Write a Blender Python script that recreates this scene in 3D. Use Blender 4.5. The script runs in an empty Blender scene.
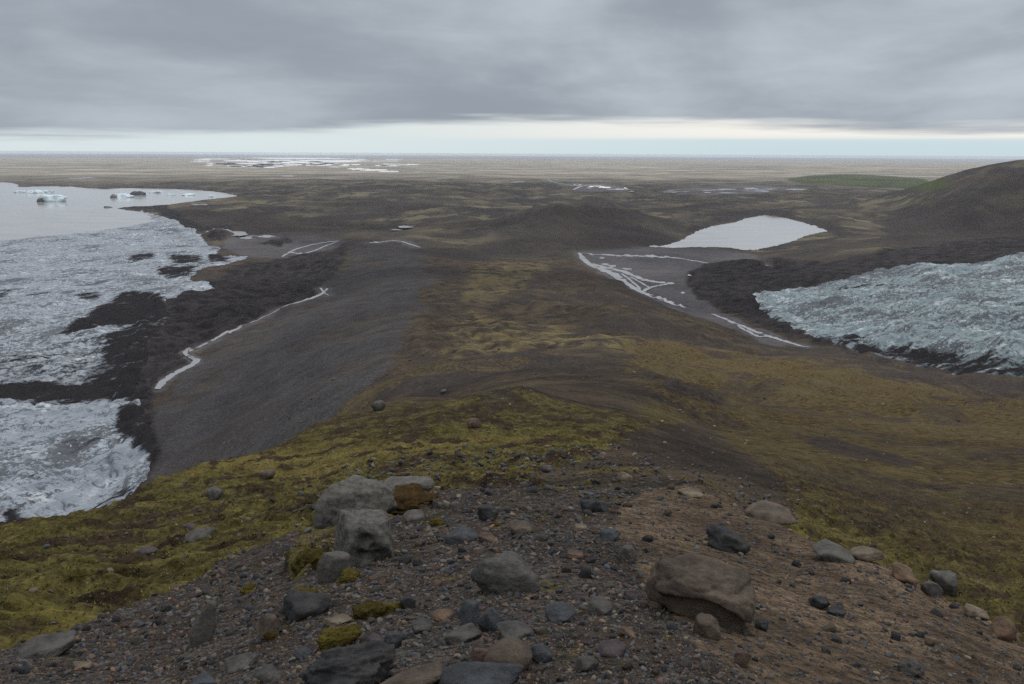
import bpy, bmesh, math, random
import numpy as np
from mathutils import Vector, Matrix, noise as mnoise

random.seed(7)
RNG = np.random.default_rng(11)
SC = bpy.context.scene
COL = SC.collection

# ------------------------------------------------------------------ camera geometry
W_, H_ = 1024, 684
F = 800.0                       # focal length in pixels
EYE = 240.0                     # eye height above the outwash plain (m)
PITCH = math.atan(188.3 / F)
ROLL = 0.0055
cp, sp = math.cos(PITCH), math.sin(PITCH)
FWD = np.array([0, cp, -sp]); UP0 = np.array([0, sp, cp]); RT0 = np.array([1.0, 0, 0])
RT = math.cos(ROLL) * RT0 + math.sin(ROLL) * UP0
UP = -math.sin(ROLL) * RT0 + math.cos(ROLL) * UP0

def ray(px, py):
    """azimuth and downward slope of the sight line through a place in the photograph"""
    px = np.asarray(px, float); py = np.asarray(py, float)
    d = FWD + ((px - 512) / F)[..., None] * RT + ((342 - py) / F)[..., None] * UP
    hl = np.hypot(d[..., 0], d[..., 1])
    return np.arctan2(d[..., 0], d[..., 1]), -d[..., 2] / hl

def depth_of(x, y, z):
    return x * FWD[0] + y * FWD[1] + (z - EYE) * FWD[2]

# ------------------------------------------------------------------ noise
_perm = np.random.default_rng(5).permutation(512).astype(np.int64)
_g = np.random.default_rng(6).uniform(0, 2 * np.pi, 512)
_gx, _gy = np.cos(_g), np.sin(_g)

def perlin(x, y, seed=0):
    xi = np.floor(x).astype(np.int64); yi = np.floor(y).astype(np.int64)
    fx = x - xi; fy = y - yi
    def grad(ix, iy, dx, dy):
        h = _perm[(_perm[(ix + seed * 31) & 511] + iy) & 511]
        return _gx[h] * dx + _gy[h] * dy
    u = fx * fx * fx * (fx * (fx * 6 - 15) + 10); v = fy * fy * fy * (fy * (fy * 6 - 15) + 10)
    a = grad(xi, yi, fx, fy); b = grad(xi + 1, yi, fx - 1, fy)
    c = grad(xi, yi + 1, fx, fy - 1); d = grad(xi + 1, yi + 1, fx - 1, fy - 1)
    return (a + u * (b - a)) + v * ((c + u * (d - c)) - (a + u * (b - a)))

def fbm(x, y, octaves=4, seed=0, gain=0.5):
    s = np.zeros(np.shape(x)); a = 1.0
    for i in range(octaves):
        s += a * perlin(x * 2 ** i, y * 2 ** i, seed + i); a *= gain
    return s

def sstep(a, b, x):
    t = np.clip((x - a) / (b - a), 0, 1); return t * t * (3 - 2 * t)

# ------------------------------------------------------------------ lie of the land
CPTS = []
def P(px, py, r=None, z=None, drop=None):
    az, t = ray(px, py)
    az = float(az); t = float(t)
    if r is None: r = (EYE - z) / t
    if drop is None: drop = t * r
    CPTS.append((az, math.log(r), math.log(max(drop, 1.5))))
def PR(px, pairs):
    for py, r in pairs: P(px, py, r=r)
def PZ(px, pairs):
    for py, z in pairs: P(px, py, z=z)
def HID(px, py, pairs):            # ground out of sight behind a crest
    for r, drop in pairs: P(px, py, r=r, drop=drop)

# the knoll underfoot and the mossy ridge below it
PR(512, [(684, 2.5), (640, 3.2), (590, 4.3), (540, 6.3), (510, 8.5), (492, 11.5), (484, 18), (470, 27), (440, 45), (415, 68), (395, 95),
         (384, 150), (370, 230), (340, 420), (310, 680), (280, 1050), (262, 1450), (250, 1850)])
PR(400, [(684, 2.6), (620, 3.9), (560, 6.2), (520, 9), (497, 13), (480, 22), (460, 36), (430, 58), (398, 92), (385, 210), (350, 380), (310, 640), (280, 1050)])
HID(400, 398, [(130, 46)])
P(400, 255, r=1550)
PR(300, [(684, 2.9), (640, 3.9), (600, 5.2), (560, 7.8), (530, 12), (500, 23), (470, 44), (437, 80)])
HID(300, 437, [(130, 60), (230, 96)])
PR(300, [(430, 300), (390, 400), (350, 560), (320, 760)])
P(300, 300, z=48)
PR(150, [(684, 4.0), (640, 6), (600, 9), (560, 15.5), (520, 31), (491, 55)])
HID(150, 490, [(80, 46), (160, 92), (280, 142)])
PR(0, [(684, 4.5), (640, 6.5), (600, 10), (565, 17), (545, 27), (531, 40)])
HID(0, 530, [(70, 46), (150, 100), (280, 158)])
PR(-160, [(760, 4.5), (640, 9), (590, 18), (572, 36)]); HID(-160, 572, [(70, 52), (150, 108), (280, 160)])
P(200, 473, r=62); HID(200, 470, [(90, 52), (200, 104), (290, 128)])
PZ(200, [(462, 95), (430, 88), (380, 78)])
PZ(230, [(330, 62)])
PR(620, [(684, 2.5), (640, 3.2), (590, 4.3), (540, 6.3), (510, 8.8), (488, 12), (474, 24), (445, 42), (412, 74), (390, 115), (368, 195), (340, 380), (310, 620), (290, 980)])
PR(700, [(684, 2.7), (620, 3.8), (560, 6.0), (510, 9.6), (486, 13), (474, 22), (460, 46), (430, 105), (400, 200), (360, 400), (330, 640)])
PR(800, [(684, 3.2), (600, 5.4), (560, 7.5), (530, 10.8)]); HID(800, 530, [(15, 9)])
PR(800, [(520, 24), (490, 45), (450, 90), (410, 170), (380, 300), (357, 510)])
PR(900, [(684, 3.9), (620, 5.6), (570, 9.3)]); HID(900, 570, [(13, 8.8)])
PR(900, [(552, 26), (520, 45), (480, 80), (440, 135), (410, 220), (390, 340), (377, 470)])
PR(1024, [(684, 5.0), (642, 6.9)]); HID(1024, 642, [(10, 7.4)])
PR(1024, [(618, 21), (560, 40), (500, 75), (450, 130), (420, 210), (402, 340)])
PR(1180, [(760, 4.6), (700, 6.4)]); HID(1180, 700, [(10, 8)])
PR(1180, [(660, 22), (570, 45), (500, 85), (440, 170), (410, 330)])
# left glacier bed, lake, moraine flats
for px in (-160, 0, 100):
    PZ(px, [(500 if px > 0 else 520, 76), (440, 74), (400, 68), (370, 62), (330, 50), (290, 36), (250, 20), (228, 8), (200, 0), (184, 6), (176, 8), (168, 3)])
PZ(150, [(440, 80), (400, 73), (350, 58), (300, 42), (260, 27), (235, 16), (205, 2), (186, 6), (176, 8)])
PZ(200, [(340, 60), (300, 47), (260, 30), (240, 20), (215, 12), (200, 6), (185, 10)])
PZ(270, [(300, 50), (262, 32), (240, 22), (215, 14), (195, 12), (180, 8), (168, 2)])
PZ(330, [(290, 46), (250, 28), (235, 20), (205, 14), (185, 14), (170, 4)])
PZ(400, [(243, 28), (228, 18), (205, 16), (182, 26), (170, 4)])
PZ(450, [(243, 28), (225, 22), (200, 16), (180, 12)])
PZ(512, [(240, 24), (215, 18), (190, 10), (178, 5)])
# right river flats, lake, moraine
PZ(560, [(255, 30), (240, 22)])
PZ(590, [(256, 12), (235, 14)]); P(590, 178, z=3)
PZ(620, [(276, 20), (256, 9)])
PZ(690, [(307, 38), (280, 24), (258, 8), (235, 4), (200, 8), (185, 5)])
PZ(745, [(323, 52), (300, 42), (275, 26), (262, 12), (235, 2), (212, 7), (200, 10), (185, 4)])
PZ(800, [(345, 62), (310, 58), (290, 52), (270, 40), (255, 26), (228, 3), (205, 10), (190, 5)])
PZ(840, [(345, 70), (315, 72), (280, 62), (260, 46), (240, 22), (215, 16), (195, 8), (182, 10)])
PZ(910, [(367, 85), (350, 86), (330, 90), (300, 86), (275, 76), (255, 62), (235, 40), (212, 22), (196, 12), (186, 6)])
PZ(1024, [(390, 98), (360, 104), (330, 108), (300, 104), (260, 92), (245, 88), (222, 72), (204, 72)])
PZ(1180, [(395, 108), (330, 120), (270, 112), (240, 110), (210, 120)])
P(1024, 161, r=3900); P(1000, 166, r=3900); P(964, 175, r=3900); P(940, 181, r=3900); P(1180, 155.5, r=3900)
P(960, 195, z=34); P(925, 186, z=8)
for px in (900, 962, 1024, 1180): P(px, 170, r=5400, drop=EYE - 2)
for px in (-160, 0, 130, 260, 380, 512, 640, 760, 880, 1024, 1180):
    for r in (8500, 13000, 22000, 40000): P(px, 165, r=r, drop=EYE)
for px in (640, 760, 860): P(px, 165, r=6500, drop=EYE - 1)
CP = np.array(CPTS)
KAZ = 2.6
CX = np.stack([CP[:, 0] * KAZ, CP[:, 1]], 1)
def _ker(d2): return np.sqrt(d2 + 0.06 ** 2)
A = _ker(((CX[:, None] - CX[None]) ** 2).sum(-1)); n_ = len(CX)
B_ = np.zeros((n_ + 3, n_ + 3)); B_[:n_, :n_] = A + np.eye(n_) * -0.004
B_[:n_, n_] = 1; B_[:n_, n_ + 1:] = CX; B_[n_, :n_] = 1; B_[n_ + 1:, :n_] = CX.T
WT = np.linalg.solve(B_, np.concatenate([CP[:, 2], np.zeros(3)]))

def base_ldrop(az, lr):
    out = np.empty(az.size); a = (az * KAZ).ravel(); l = lr.ravel()
    for s in range(0, a.size, 40000):
        q = np.stack([a[s:s + 40000], l[s:s + 40000]], 1)
        k = _ker((q[:, None, 0] - CX[None, :, 0]) ** 2 + (q[:, None, 1] - CX[None, :, 1]) ** 2)
        out[s:s + 40000] = k @ WT[:n_] + WT[n_] + q @ WT[n_ + 1:]
    return out.reshape(az.shape)

# polar working grid: the ground sheet seen from above, even in angle and in log distance
NA = 940
AZ0, AZ1 = math.radians(-45), math.radians(45)
LR0, LR1 = math.log(1.5), math.log(39000.0)
_l = [LR0]
while _l[-1] < LR1:
    _l.append(_l[-1] + 0.0036 + 0.0054 * float(np.clip((_l[-1] - math.log(250)) / 2.2, 0, 1)))
_l[-1] = LR1
ga = np.linspace(AZ0, AZ1, NA); gl = np.array(_l); NR = len(gl)
# smooth land on a coarse grid, then interpolated up
ca = np.linspace(AZ0, AZ1, 266); cl = np.linspace(LR0, LR1, 334)
CA, CL = np.meshgrid(ca, cl, indexing='ij')
coarse = base_ldrop(CA, CL)
def bil(grid, a, l, a0, a1, l0, l1):
    na, nl = grid.shape
    fa = np.clip((a - a0) / (a1 - a0) * (na - 1), 0, na - 1.001); fl = np.clip(np.interp(l, gl, np.arange(NR)) if nl == NR else (l - l0) / (l1 - l0) * (nl - 1), 0, nl - 1.001)
    i = fa.astype(int); j = fl.astype(int); u = fa - i; v = fl - j
    return (grid[i, j] * (1 - u) + grid[i + 1, j] * u) * (1 - v) + (grid[i, j + 1] * (1 - u) + grid[i + 1, j + 1] * u) * v
GA, GL = np.meshgrid(ga, gl, indexing='ij')
LD = bil(coarse, GA, GL, AZ0, AZ1, LR0, LR1)
GRr = np.exp(GL)
GX = GRr * np.sin(GA); GY = GRr * np.cos(GA)
ZB = EYE - np.exp(LD)                                   # smooth ground height
flat = sstep(math.log(6500), math.log(10500), GL)
ZB = ZB * (1 - flat)

def cast(grid, px, py, rmin=1.55):
    """first ground point met by each sight line -> az, ln r"""
    px = np.atleast_1d(np.asarray(px, float)); py = np.atleast_1d(np.asarray(py, float))
    az, t = ray(px, py)
    ls = np.linspace(math.log(rmin), LR1, 1600)
    oa = np.empty(len(px)); ol = np.empty(len(px))
    for s in range(0, len(px), 500):
        a = az[s:s + 500, None] + 0 * ls[None]; l = ls[None] + 0 * a
        z = bil(grid, a, l, AZ0, AZ1, LR0, LR1)
        g = z - (EYE - t[s:s + 500, None] * np.exp(l))
        hit = g >= 0
        k = np.where(hit.any(1), hit.argmax(1), len(ls) - 1); k = np.maximum(k, 1)
        ii = np.arange(len(k)); g0, g1 = g[ii, k - 1], g[ii, k]
        u = np.where(np.abs(g1 - g0) > 1e-9, np.clip(-g0 / (g1 - g0 + 1e-12), 0, 1), 1)
        ol[s:s + 500] = ls[k - 1] + u * (ls[k] - ls[k - 1]); oa[s:s + 500] = az[s:s + 500]
    return oa, ol

def world_poly(pts, step=6.0):
    """outline given as places in the photograph (optionally with a distance) laid on the smooth ground"""
    out = []
    n = len(pts)
    for i in range(n):
        p, q = pts[i], pts[(i + 1) % n]
        m = max(1, int(math.hypot(q[0] - p[0], q[1] - p[1]) / step))
        if len(p) > 2 or len(q) > 2: m = 1
        for k in range(m):
            u = k / m
            if len(p) > 2: out.append((p[0], p[1], p[2]))
            else: out.append((p[0] + (q[0] - p[0]) * u, p[1] + (q[1] - p[1]) * u, 0))
    o = np.array(out)
    a, l = cast(ZB, o[:, 0], o[:, 1])
    l = np.where(o[:, 2] > 0, np.log(np.maximum(o[:, 2], 1e-3)), l)
    return np.stack([a, l], 1)

def level_poly(pts, z, step=5.0):
    """outline on level water at height z -> (az, ln r)"""
    out = []
    n = len(pts)
    for i in range(n):
        p, q = pts[i], pts[(i + 1) % n]
        m = max(1, int(math.hypot(q[0] - p[0], q[1] - p[1]) / step))
        for k in range(m): out.append((p[0] + (q[0] - p[0]) * k / m, p[1] + (q[1] - p[1]) * k / m))
    o = np.array(out)
    a, t = ray(o[:, 0], o[:, 1])
    return np.stack([a, np.log((EYE - z) / t)], 1)

def inside(poly, a, l):
    """even-odd test, restricted to the outline's box"""
    res = np.zeros(a.shape, bool)
    m = (a >= poly[:, 0].min()) & (a <= poly[:, 0].max()) & (l >= poly[:, 1].min()) & (l <= poly[:, 1].max())
    if not m.any(): return res
    x = a[m]; y = l[m]; c = np.zeros(x.shape, bool)
    n = len(poly); j = n - 1
    for i in range(n):
        xi, yi = poly[i]; xj, yj = poly[j]
        if yi != yj:
            c ^= ((yi > y) != (yj > y)) & (x < (xj - xi) * (y - yi) / (yj - yi) + xi)
        j = i
    res[m] = c
    return res

def sdist(poly, a, l, reach=0.25):
    """signed distance (positive inside) in the angle / log-distance plane; times r it is metres"""
    d = np.full(a.shape, reach)
    m = (a >= poly[:, 0].min() - reach) & (a <= poly[:, 0].max() + reach) & (l >= poly[:, 1].min() - reach) & (l <= poly[:, 1].max() + reach)
    x = a[m]; y = l[m]; dm = np.full(x.shape, reach)
    n = len(poly)
    for i in range(n):
        p = poly[i]; q = poly[(i + 1) % n]; e = q - p; L = (e ** 2).sum()
        if L < 1e-14: continue
        u = np.clip(((x - p[0]) * e[0] + (y - p[1]) * e[1]) / L, 0, 1)
        dm = np.minimum(dm, np.hypot(x - p[0] - u * e[0], y - p[1] - u * e[1]))
    d[m] = dm
    return np.where(inside(poly, a, l), d, -d)

def blur(g, n):
    for _ in range(n):
        p = np.pad(g, 1, mode='edge')
        g = (p[:-2, 1:-1] + p[2:, 1:-1] + p[1:-1, :-2] + p[1:-1, 2:] + 2 * g) / 6
    return g

# ragged outlines: the zone test is made at a jittered place
s_ = 1.0 / 0.03
WA = GA + 0.006 * fbm(GA * s_, GL * s_, 4, 3, 0.6); WL = GL + 0.010 * fbm(GA * s_ + 9, GL * s_ + 4, 4, 8, 0.6)
def zone(pts, soft=2, step=6.0, amount=1.0):
    return blur(inside(world_poly(pts, step), WA, WL).astype(float), soft) * amount

# ------------------------------------------------------------------ outlines read off the photograph
LAKE_Z = 4.0
RLAKE = [(650, 247.5), (663, 245.5), (684, 240), (687, 236), (700, 230), (715, 226), (735, 222), (748, 218), (764, 215), (790, 219), (815, 226),
         (828, 231), (805, 236), (795, 241), (770, 247), (757, 249.5), (742, 249.5), (728, 247.5), (700, 247), (672, 248)]
LLAKE = [(-260, 196), (-120, 188), (0, 182), (12, 183), (18, 184.5), (19, 187), (35, 186.5), (70, 186.5), (85, 188), (103, 189), (130, 188), (165, 188.5),
         (200, 190), (225, 193), (239, 196), (225, 198), (205, 200), (180, 203), (160, 206), (145, 207), (125, 207), (117, 209), (135, 211), (150, 213), (150, 222), (120, 228), (60, 236), (0, 242), (-120, 250), (-260, 262)]
LGLAC = [(-200, 246), (-60, 233), (0, 228), (60, 224), (100, 221), (125, 214), (143, 211), (165, 217), (195, 230), (206, 241), (222, 250), (215, 256), (250, 256), (232, 263),
         (203, 268), (190, 275), (200, 282), (216, 290), (185, 294), (166, 302), (172, 322), (150, 334), (150, 350), (144, 372), (138, 396), (150, 418), (157, 450), (150, 472), (128, 500),
         (90, 520, 350), (0, 560, 310), (-200, 620, 300), (-200, 400)]
RGLAC = [(750, 301), (765, 292), (785, 287), (810, 281), (840, 276), (880, 269), (910, 266), (940, 262), (985, 257), (1024, 251), (1100, 245), (1200, 240), (1200, 410), (1080, 394), (1024, 388),
         (985, 382), (950, 373), (910, 364), (870, 355), (835, 349), (815, 341), (800, 331), (775, 318), (760, 309)]
Z = {}
Z['gravel'] = zone([(-200, 700, 5), (0, 652), (60, 634), (130, 604), (200, 574), (255, 546), (300, 527), (345, 520), (395, 498), (430, 494), (470, 488), (540, 490), (620, 489), (690, 484), (725, 494), (760, 512), (830, 548), (900, 572), (1024, 645),
                    (1200, 720, 6), (1200, 900, 1.6), (-200, 900, 1.6)], 2, 12)
GA_near = GRr < 17
Z['gravel'] = np.where((GRr < 2.6) & (np.abs(GA) < 0.9), np.maximum(Z['gravel'], sstep(-0.62, -0.5, GA)), Z['gravel'])
Z['sand'] = zone([(625, 505), (650, 490), (690, 485), (725, 494), (760, 512), (830, 548), (900, 572), (1024, 645), (1200, 720, 6), (1200, 900, 1.6), (760, 900, 1.7), (755, 684), (700, 655), (690, 630), (655, 600), (635, 560), (610, 525)], 45, 12)
Z['scree'] = zone([(120, 520, 330), (150, 474), (160, 395), (205, 348), (250, 325), (320, 294), (348, 262), (352, 246), (390, 243), (415, 250), (432, 268), (428, 300), (412, 330), (396, 358), (376, 382), (350, 430, 280), (250, 480, 250), (160, 520, 280)], 130)
Z['scree'] = sstep(0.28, 0.72, Z['scree'] + 1.25 * fbm(GX / 130, GY / 130, 5, 131, 0.62) * np.clip(4 * Z['scree'] * (1 - Z['scree']) + 0.12, 0, 1))
Z['moraine'] = np.maximum.reduce([
    zone([(232, 266), (250, 262), (282, 257), (330, 254), (348, 244), (345, 262), (325, 282), (305, 300), (245, 327), (205, 345), (178, 352), (190, 362), (160, 385), (150, 410), (162, 450), (128, 505), (112, 470), (110, 400), (130, 340), (150, 300), (190, 285)], 3),
    zone([(200, 232), (212, 226), (226, 226), (232, 232), (225, 240), (208, 239)], 1), zone([(256, 244), (272, 240), (286, 237), (292, 241), (280, 245)], 1),
    zone([(146, 208), (165, 206), (182, 216), (205, 228), (215, 235), (202, 238), (182, 226), (160, 213)], 2),
    zone([(115, 206.5), (130, 205), (150, 206), (158, 209), (145, 211), (125, 209)], 1),
    zone([(688, 274), (705, 268), (728, 268), (770, 268), (830, 262), (880, 250), (950, 242), (1040, 235), (1040, 256), (900, 272), (800, 290), (762, 300), (800, 332), (850, 352), (912, 368), (880, 362), (820, 346), (780, 330), (730, 310), (700, 300), (690, 288)], 3)])
Z['dark'] = np.maximum.reduce([
    zone([(480, 228), (540, 212), (575, 201), (600, 200), (640, 212), (690, 228), (670, 246), (600, 250), (540, 246), (500, 240)], 14, amount=0.6),
    zone([(600, 230), (680, 238), (690, 226), (740, 212), (790, 212), (840, 226), (850, 240), (835, 236), (810, 222), (765, 213), (735, 221), (700, 230), (660, 246), (610, 250)], 5, amount=0.9),
    zone([(880, 226), (920, 214), (960, 213), (1030, 222), (1040, 236), (900, 246)], 8, amount=0.7),
    zone([(240, 210), (330, 222), (420, 235), (340, 246), (230, 236), (170, 214), (180, 207)], 8, amount=0.5),
    zone([(935, 187), (950, 182), (985, 176), (988, 181), (955, 188)], 2, amount=1.0), zone([(984, 174), (1000, 167), (1050, 168), (1050, 180), (1000, 179), (986, 178)], 2, amount=1.0),
    zone([(340, 205), (430, 200), (470, 210), (420, 216), (350, 214)], 8, amount=0.6),
    zone([(400, 250), (520, 240), (580, 246), (560, 256), (470, 262)], 8, amount=0.6)])
Z['outwash'] = np.maximum.reduce([
    zone([(578, 252), (650, 248), (740, 250), (762, 258), (768, 268), (730, 266), (700, 270), (688, 280), (700, 300), (740, 318), (800, 345), (770, 345), (720, 322), (680, 309), (630, 290), (598, 272), (582, 262)], 4),
    zone([(572, 190), (580, 184), (600, 184), (625, 187), (636, 191), (600, 192.5), (576, 192.5)], 2), zone([(664, 190), (700, 186.5), (760, 185.5), (815, 188), (800, 192), (740, 194), (680, 195)], 3),
    zone([(225, 238), (280, 236), (340, 238), (350, 243), (330, 250), (280, 258), (245, 256), (222, 250)], 3)])
Z['green'] = zone([(785, 179), (810, 175.5), (850, 174), (890, 176), (935, 180), (960, 186), (930, 190), (880, 187), (800, 184)], 3)
far = sstep(math.log(6000), math.log(11000), GL + 0.16 * fbm(GA * 14, GL * 14, 4, 21))
Z['far'] = far
Z['straw'] = np.maximum.reduce([
    zone([(420, 236), (440, 222), (490, 218), (480, 236), (470, 246), (440, 248)], 12, amount=0.55),
    zone([(470, 270), (500, 250), (560, 256), (545, 270), (520, 290), (490, 300), (460, 300)], 14, amount=0.6),
    zone([(440, 345), (470, 310), (520, 320), (590, 330), (680, 345), (730, 350), (700, 362), (600, 345), (520, 345), (460, 360)], 14, amount=0.7),
    zone([(690, 200), (760, 198), (840, 215), (830, 222), (780, 211), (700, 210)], 6, amount=0.8),
    zone([(600, 204), (690, 208), (690, 220), (640, 212)], 8, amount=0.6),
    zone([(190, 200), (240, 199), (300, 204), (290, 208), (230, 206), (180, 207)], 4, amount=0.5),
    zone([(870, 205), (935, 184), (1024, 163), (1150, 158), (1150, 205), (1000, 206), (920, 214)], 8, amount=0.75),
    zone([(850, 200), (930, 195), (1000, 215), (950, 212), (880, 222), (830, 224)], 10, amount=0.5)])
moss = np.where(GRr < 17, 1.0, 0.0)
lr_ = GL
mossA = (1 - sstep(math.log(55), math.log(150), lr_)) * np.where(GA < 0.12, 1, 1 - 0.35 * sstep(0.12, 0.3, GA))
right_slope = sstep(0.06, 0.2, GA) * (1 - sstep(math.log(420), math.log(620), lr_)) * 0.80
midridge = 0.40 * (1 - sstep(math.log(1000), math.log(1600), lr_))
Z['moss'] = np.maximum.reduce([mossA * 0.92, right_slope, midridge]) * (1 - Z['scree']) * (1 - Z['gravel']) * (1 - 0.8 * Z['outwash'])
Z['moss'] = np.maximum(Z['moss'], 0.8 * zone([(368, 506), (385, 496), (410, 492), (432, 497), (450, 510), (425, 510), (400, 516), (372, 518)], 2))
Z['moss'] = np.maximum(Z['moss'], 0.8 * zone([(285, 570), (300, 545), (330, 530), (345, 530), (335, 555), (310, 575), (290, 582)], 8))
Z['moss'] = np.maximum(Z['moss'], zone([(820, 240), (850, 210), (900, 196), (935, 184), (1024, 163), (1150, 160), (1150, 220), (960, 214), (900, 224)], 8, amount=0.25))
Z['moss'] = np.maximum(Z['moss'], zone([(360, 178), (600, 176), (600, 198), (520, 214), (440, 240), (360, 222), (240, 206), (250, 180)], 14, amount=0.42))
Z['gravel'] *= 1 - Z['moss']
lowland = sstep(math.log(1500), math.log(2300), GL + 0.12 * fbm(GA * 12, GL * 12, 4, 25)) * (1 - Z['moraine']) * (1 - Z['outwash']) * (1 - 0.85 * np.minimum(1, Z['dark']))
heath = np.maximum(sstep(math.log(45), math.log(150), GL), 0.75 * sstep(0.10, 0.26, GA) * sstep(math.log(16), math.log(50), GL))
brownband = zone([(520, 482), (590, 458), (640, 432), (700, 424), (770, 470), (800, 522), (760, 508), (725, 492), (690, 483), (620, 488)], 40, 8)
Z['moss'] *= 1 - 0.55 * np.clip(brownband * (1 + 1.2 * fbm(GX / 3.5, GY / 3.5, 4, 203)), 0, 1)
Z['dark'] = np.maximum.reduce([Z['dark'], zone([(630, 366), (700, 380), (745, 398), (720, 414), (665, 402)], 25, amount=0.6), zone([(780, 428), (860, 448), (925, 462), (905, 470), (835, 458)], 16, amount=0.75),
    zone([(690, 388), (740, 376), (790, 384), (760, 396)], 16, amount=0.5), zone([(905, 405), (960, 412), (985, 424), (940, 424)], 12, amount=0.45), zone([(470, 402), (500, 400), (520, 412), (490, 420)], 14, amount=0.5)])

RV = [[(579, 253, 2), (583, 259, 4), (590, 265, 5), (602, 270, 6), (612, 274, 7), (622, 280, 5), (634, 289, 4), (646, 295, 4), (660, 300, 3.5), (672, 304, 3), (686, 308, 1.5)],
      [(592, 264, 2), (606, 268, 3), (620, 271, 4), (634, 276, 4), (645, 280, 5), (656, 282, 5), (668, 283, 3), (674, 283.5, 1.5)],
      [(668, 284, 2), (656, 286, 3), (648, 289, 3), (642, 293, 3)], [(622, 274, 2), (630, 280, 2), (637, 286, 2), (641, 292, 2)], [(630, 277, 1.5), (642, 283, 2), (650, 288, 1.5)],
      [(580, 254, 1.5), (600, 255, 1.6), (630, 256, 2), (660, 257, 2), (680, 258.5, 1.8), (700, 262, 2), (720, 265.5, 2), (738, 267, 1.6), (752, 268, 1.0), (768, 270, 0.8)],
      [(712, 314, 2), (722, 318, 2.6), (734, 323, 3), (746, 328, 3), (758, 333, 3.6), (772, 338, 3), (786, 342, 3), (800, 346, 2.4), (810, 348, 1)],
      [(738, 326, 1.5), (748, 332, 2.5), (757, 337, 3), (766, 337, 2)],
      [(327, 289, 1.2), (321, 295, 2.6), (312, 299, 3), (300, 302, 2.4), (289, 305, 1.6), (275, 312, 0.7), (258, 320, 0.8), (244, 326, 1.4)], [(320, 288, 1.2), (324, 293, 1.6), (329, 296, 1)],
      [(243, 326, 3), (236, 330, 2.5), (226, 333, 2.5), (218, 338, 2), (206, 344, 2), (196, 349, 2), (184, 352, 3), (188, 356, 3), (198, 361, 4), (194, 365, 4), (184, 370, 4), (172, 376, 4), (163, 383, 5), (157, 390, 3)],
      [(282, 257, 1.2), (290, 252, 2.4), (298, 248.5, 2), (310, 245, 1.6), (322, 243, 1.6), (338, 241, 1.2)], [(290, 252, 2.5), (298, 254, 3.4), (306, 253.5, 2), (316, 250, 1.8), (326, 246, 1.6), (337, 242, 1)],
      [(370, 243, 1.2), (382, 242, 1.6), (394, 240.5, 1.6), (404, 242, 1.6), (412, 245, 1.6), (420, 247.5, 1)],
      [(190, 235, 0.8), (232, 235, 1.2), (258, 236, 1.2), (280, 238, 0.6)]]
RV_FAR = [[(546, 178.5, 0.8), (552, 179, 1.4), (558, 180, 1.2), (566, 180.4, 1), (574, 181, 1.2)], [(548, 179, 0.8), (552, 182, 1.0), (562, 184, 0.8), (574, 186, 0.8)], [(574, 190, 1.5), (580, 186.5, 2.4), (590, 185, 1.6), (604, 186, 0.8), (620, 188, 0.8), (632, 190.5, 0.8)],
                       [(596, 184, 0.6), (610, 187, 0.7), (628, 190, 0.6)], [(664, 190, 0.7), (690, 189, 0.7), (720, 188, 0.6), (760, 187, 0.5)], [(668, 192, 1.2), (678, 192, 1.2), (690, 191.6, 0.8)]]
bed = np.zeros_like(GX)
for p in RV + RV_FAR:
    q = np.array(p, float); n_p = max(4, int(np.hypot(np.diff(q[:, 0]), np.diff(q[:, 1])).sum() / 2.5)); tt_ = np.linspace(0, len(q) - 1, n_p)
    qa, ql = cast(ZB, np.interp(tt_, np.arange(len(q)), q[:, 0]), np.interp(tt_, np.arange(len(q)), q[:, 1]))
    m = (GA > qa.min() - 0.03) & (GA < qa.max() + 0.03) & (GL > ql.min() - 0.08) & (GL < ql.max() + 0.08)
    x_, y_ = WA[m], WL[m]; d_ = np.full(x_.shape, 9.0)
    for a1_, l1_, a2_, l2_ in zip(qa[:-1], ql[:-1], qa[1:], ql[1:]):
        ea, el = a2_ - a1_, l2_ - l1_; u = np.clip(((x_ - a1_) * ea + (y_ - l1_) * el) / (ea * ea + el * el + 1e-12), 0, 1)
        d_ = np.minimum(d_, np.hypot(x_ - a1_ - u * ea, (y_ - l1_ - u * el) * 0.45))
    bed[m] = np.maximum(bed[m], 1 - sstep(0.004, 0.013, d_))
Z['moraine'] *= 1 - bed
Z['outwash'] = np.maximum(Z['outwash'], 0.85 * bed)
# ------------------------------------------------------------------ relief
midr = sstep(math.log(110), math.log(220), GL) * (1 - sstep(math.log(1100), math.log(1900), GL))
rough = 0.66 + 0.55 * midr * (1 - 0.45 * Z['scree']) + 0.35 * Z['moraine'] - 0.35 * Z['outwash'] - 0.15 * Z['scree'] - 0.3 * Z['sand'] + 0.2 * Z['dark']
rough *= 1 - 0.93 * bed
rough *= 1 - sstep(math.log(6500), math.log(9500), GL)
zn = np.zeros_like(GX)
lam = 0.05; k = 0
while lam < 700:
    w = sstep(0.012, 0.028, lam / GRr) * (1 - sstep(0.12, 0.40, lam / GRr))
    m = w > 1e-3
    if m.any():
        th = 0.7 * k; c_, s2 = math.cos(th), math.sin(th)
        X = (GX[m] * c_ + GY[m] * s2) / lam; Y = (-GX[m] * s2 + GY[m] * c_) / lam
        p = perlin(X, Y, k)
        amp = 0.062 * lam
        zn[m] += amp * w[m] * p
    lam *= 1.9; k += 1
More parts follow.
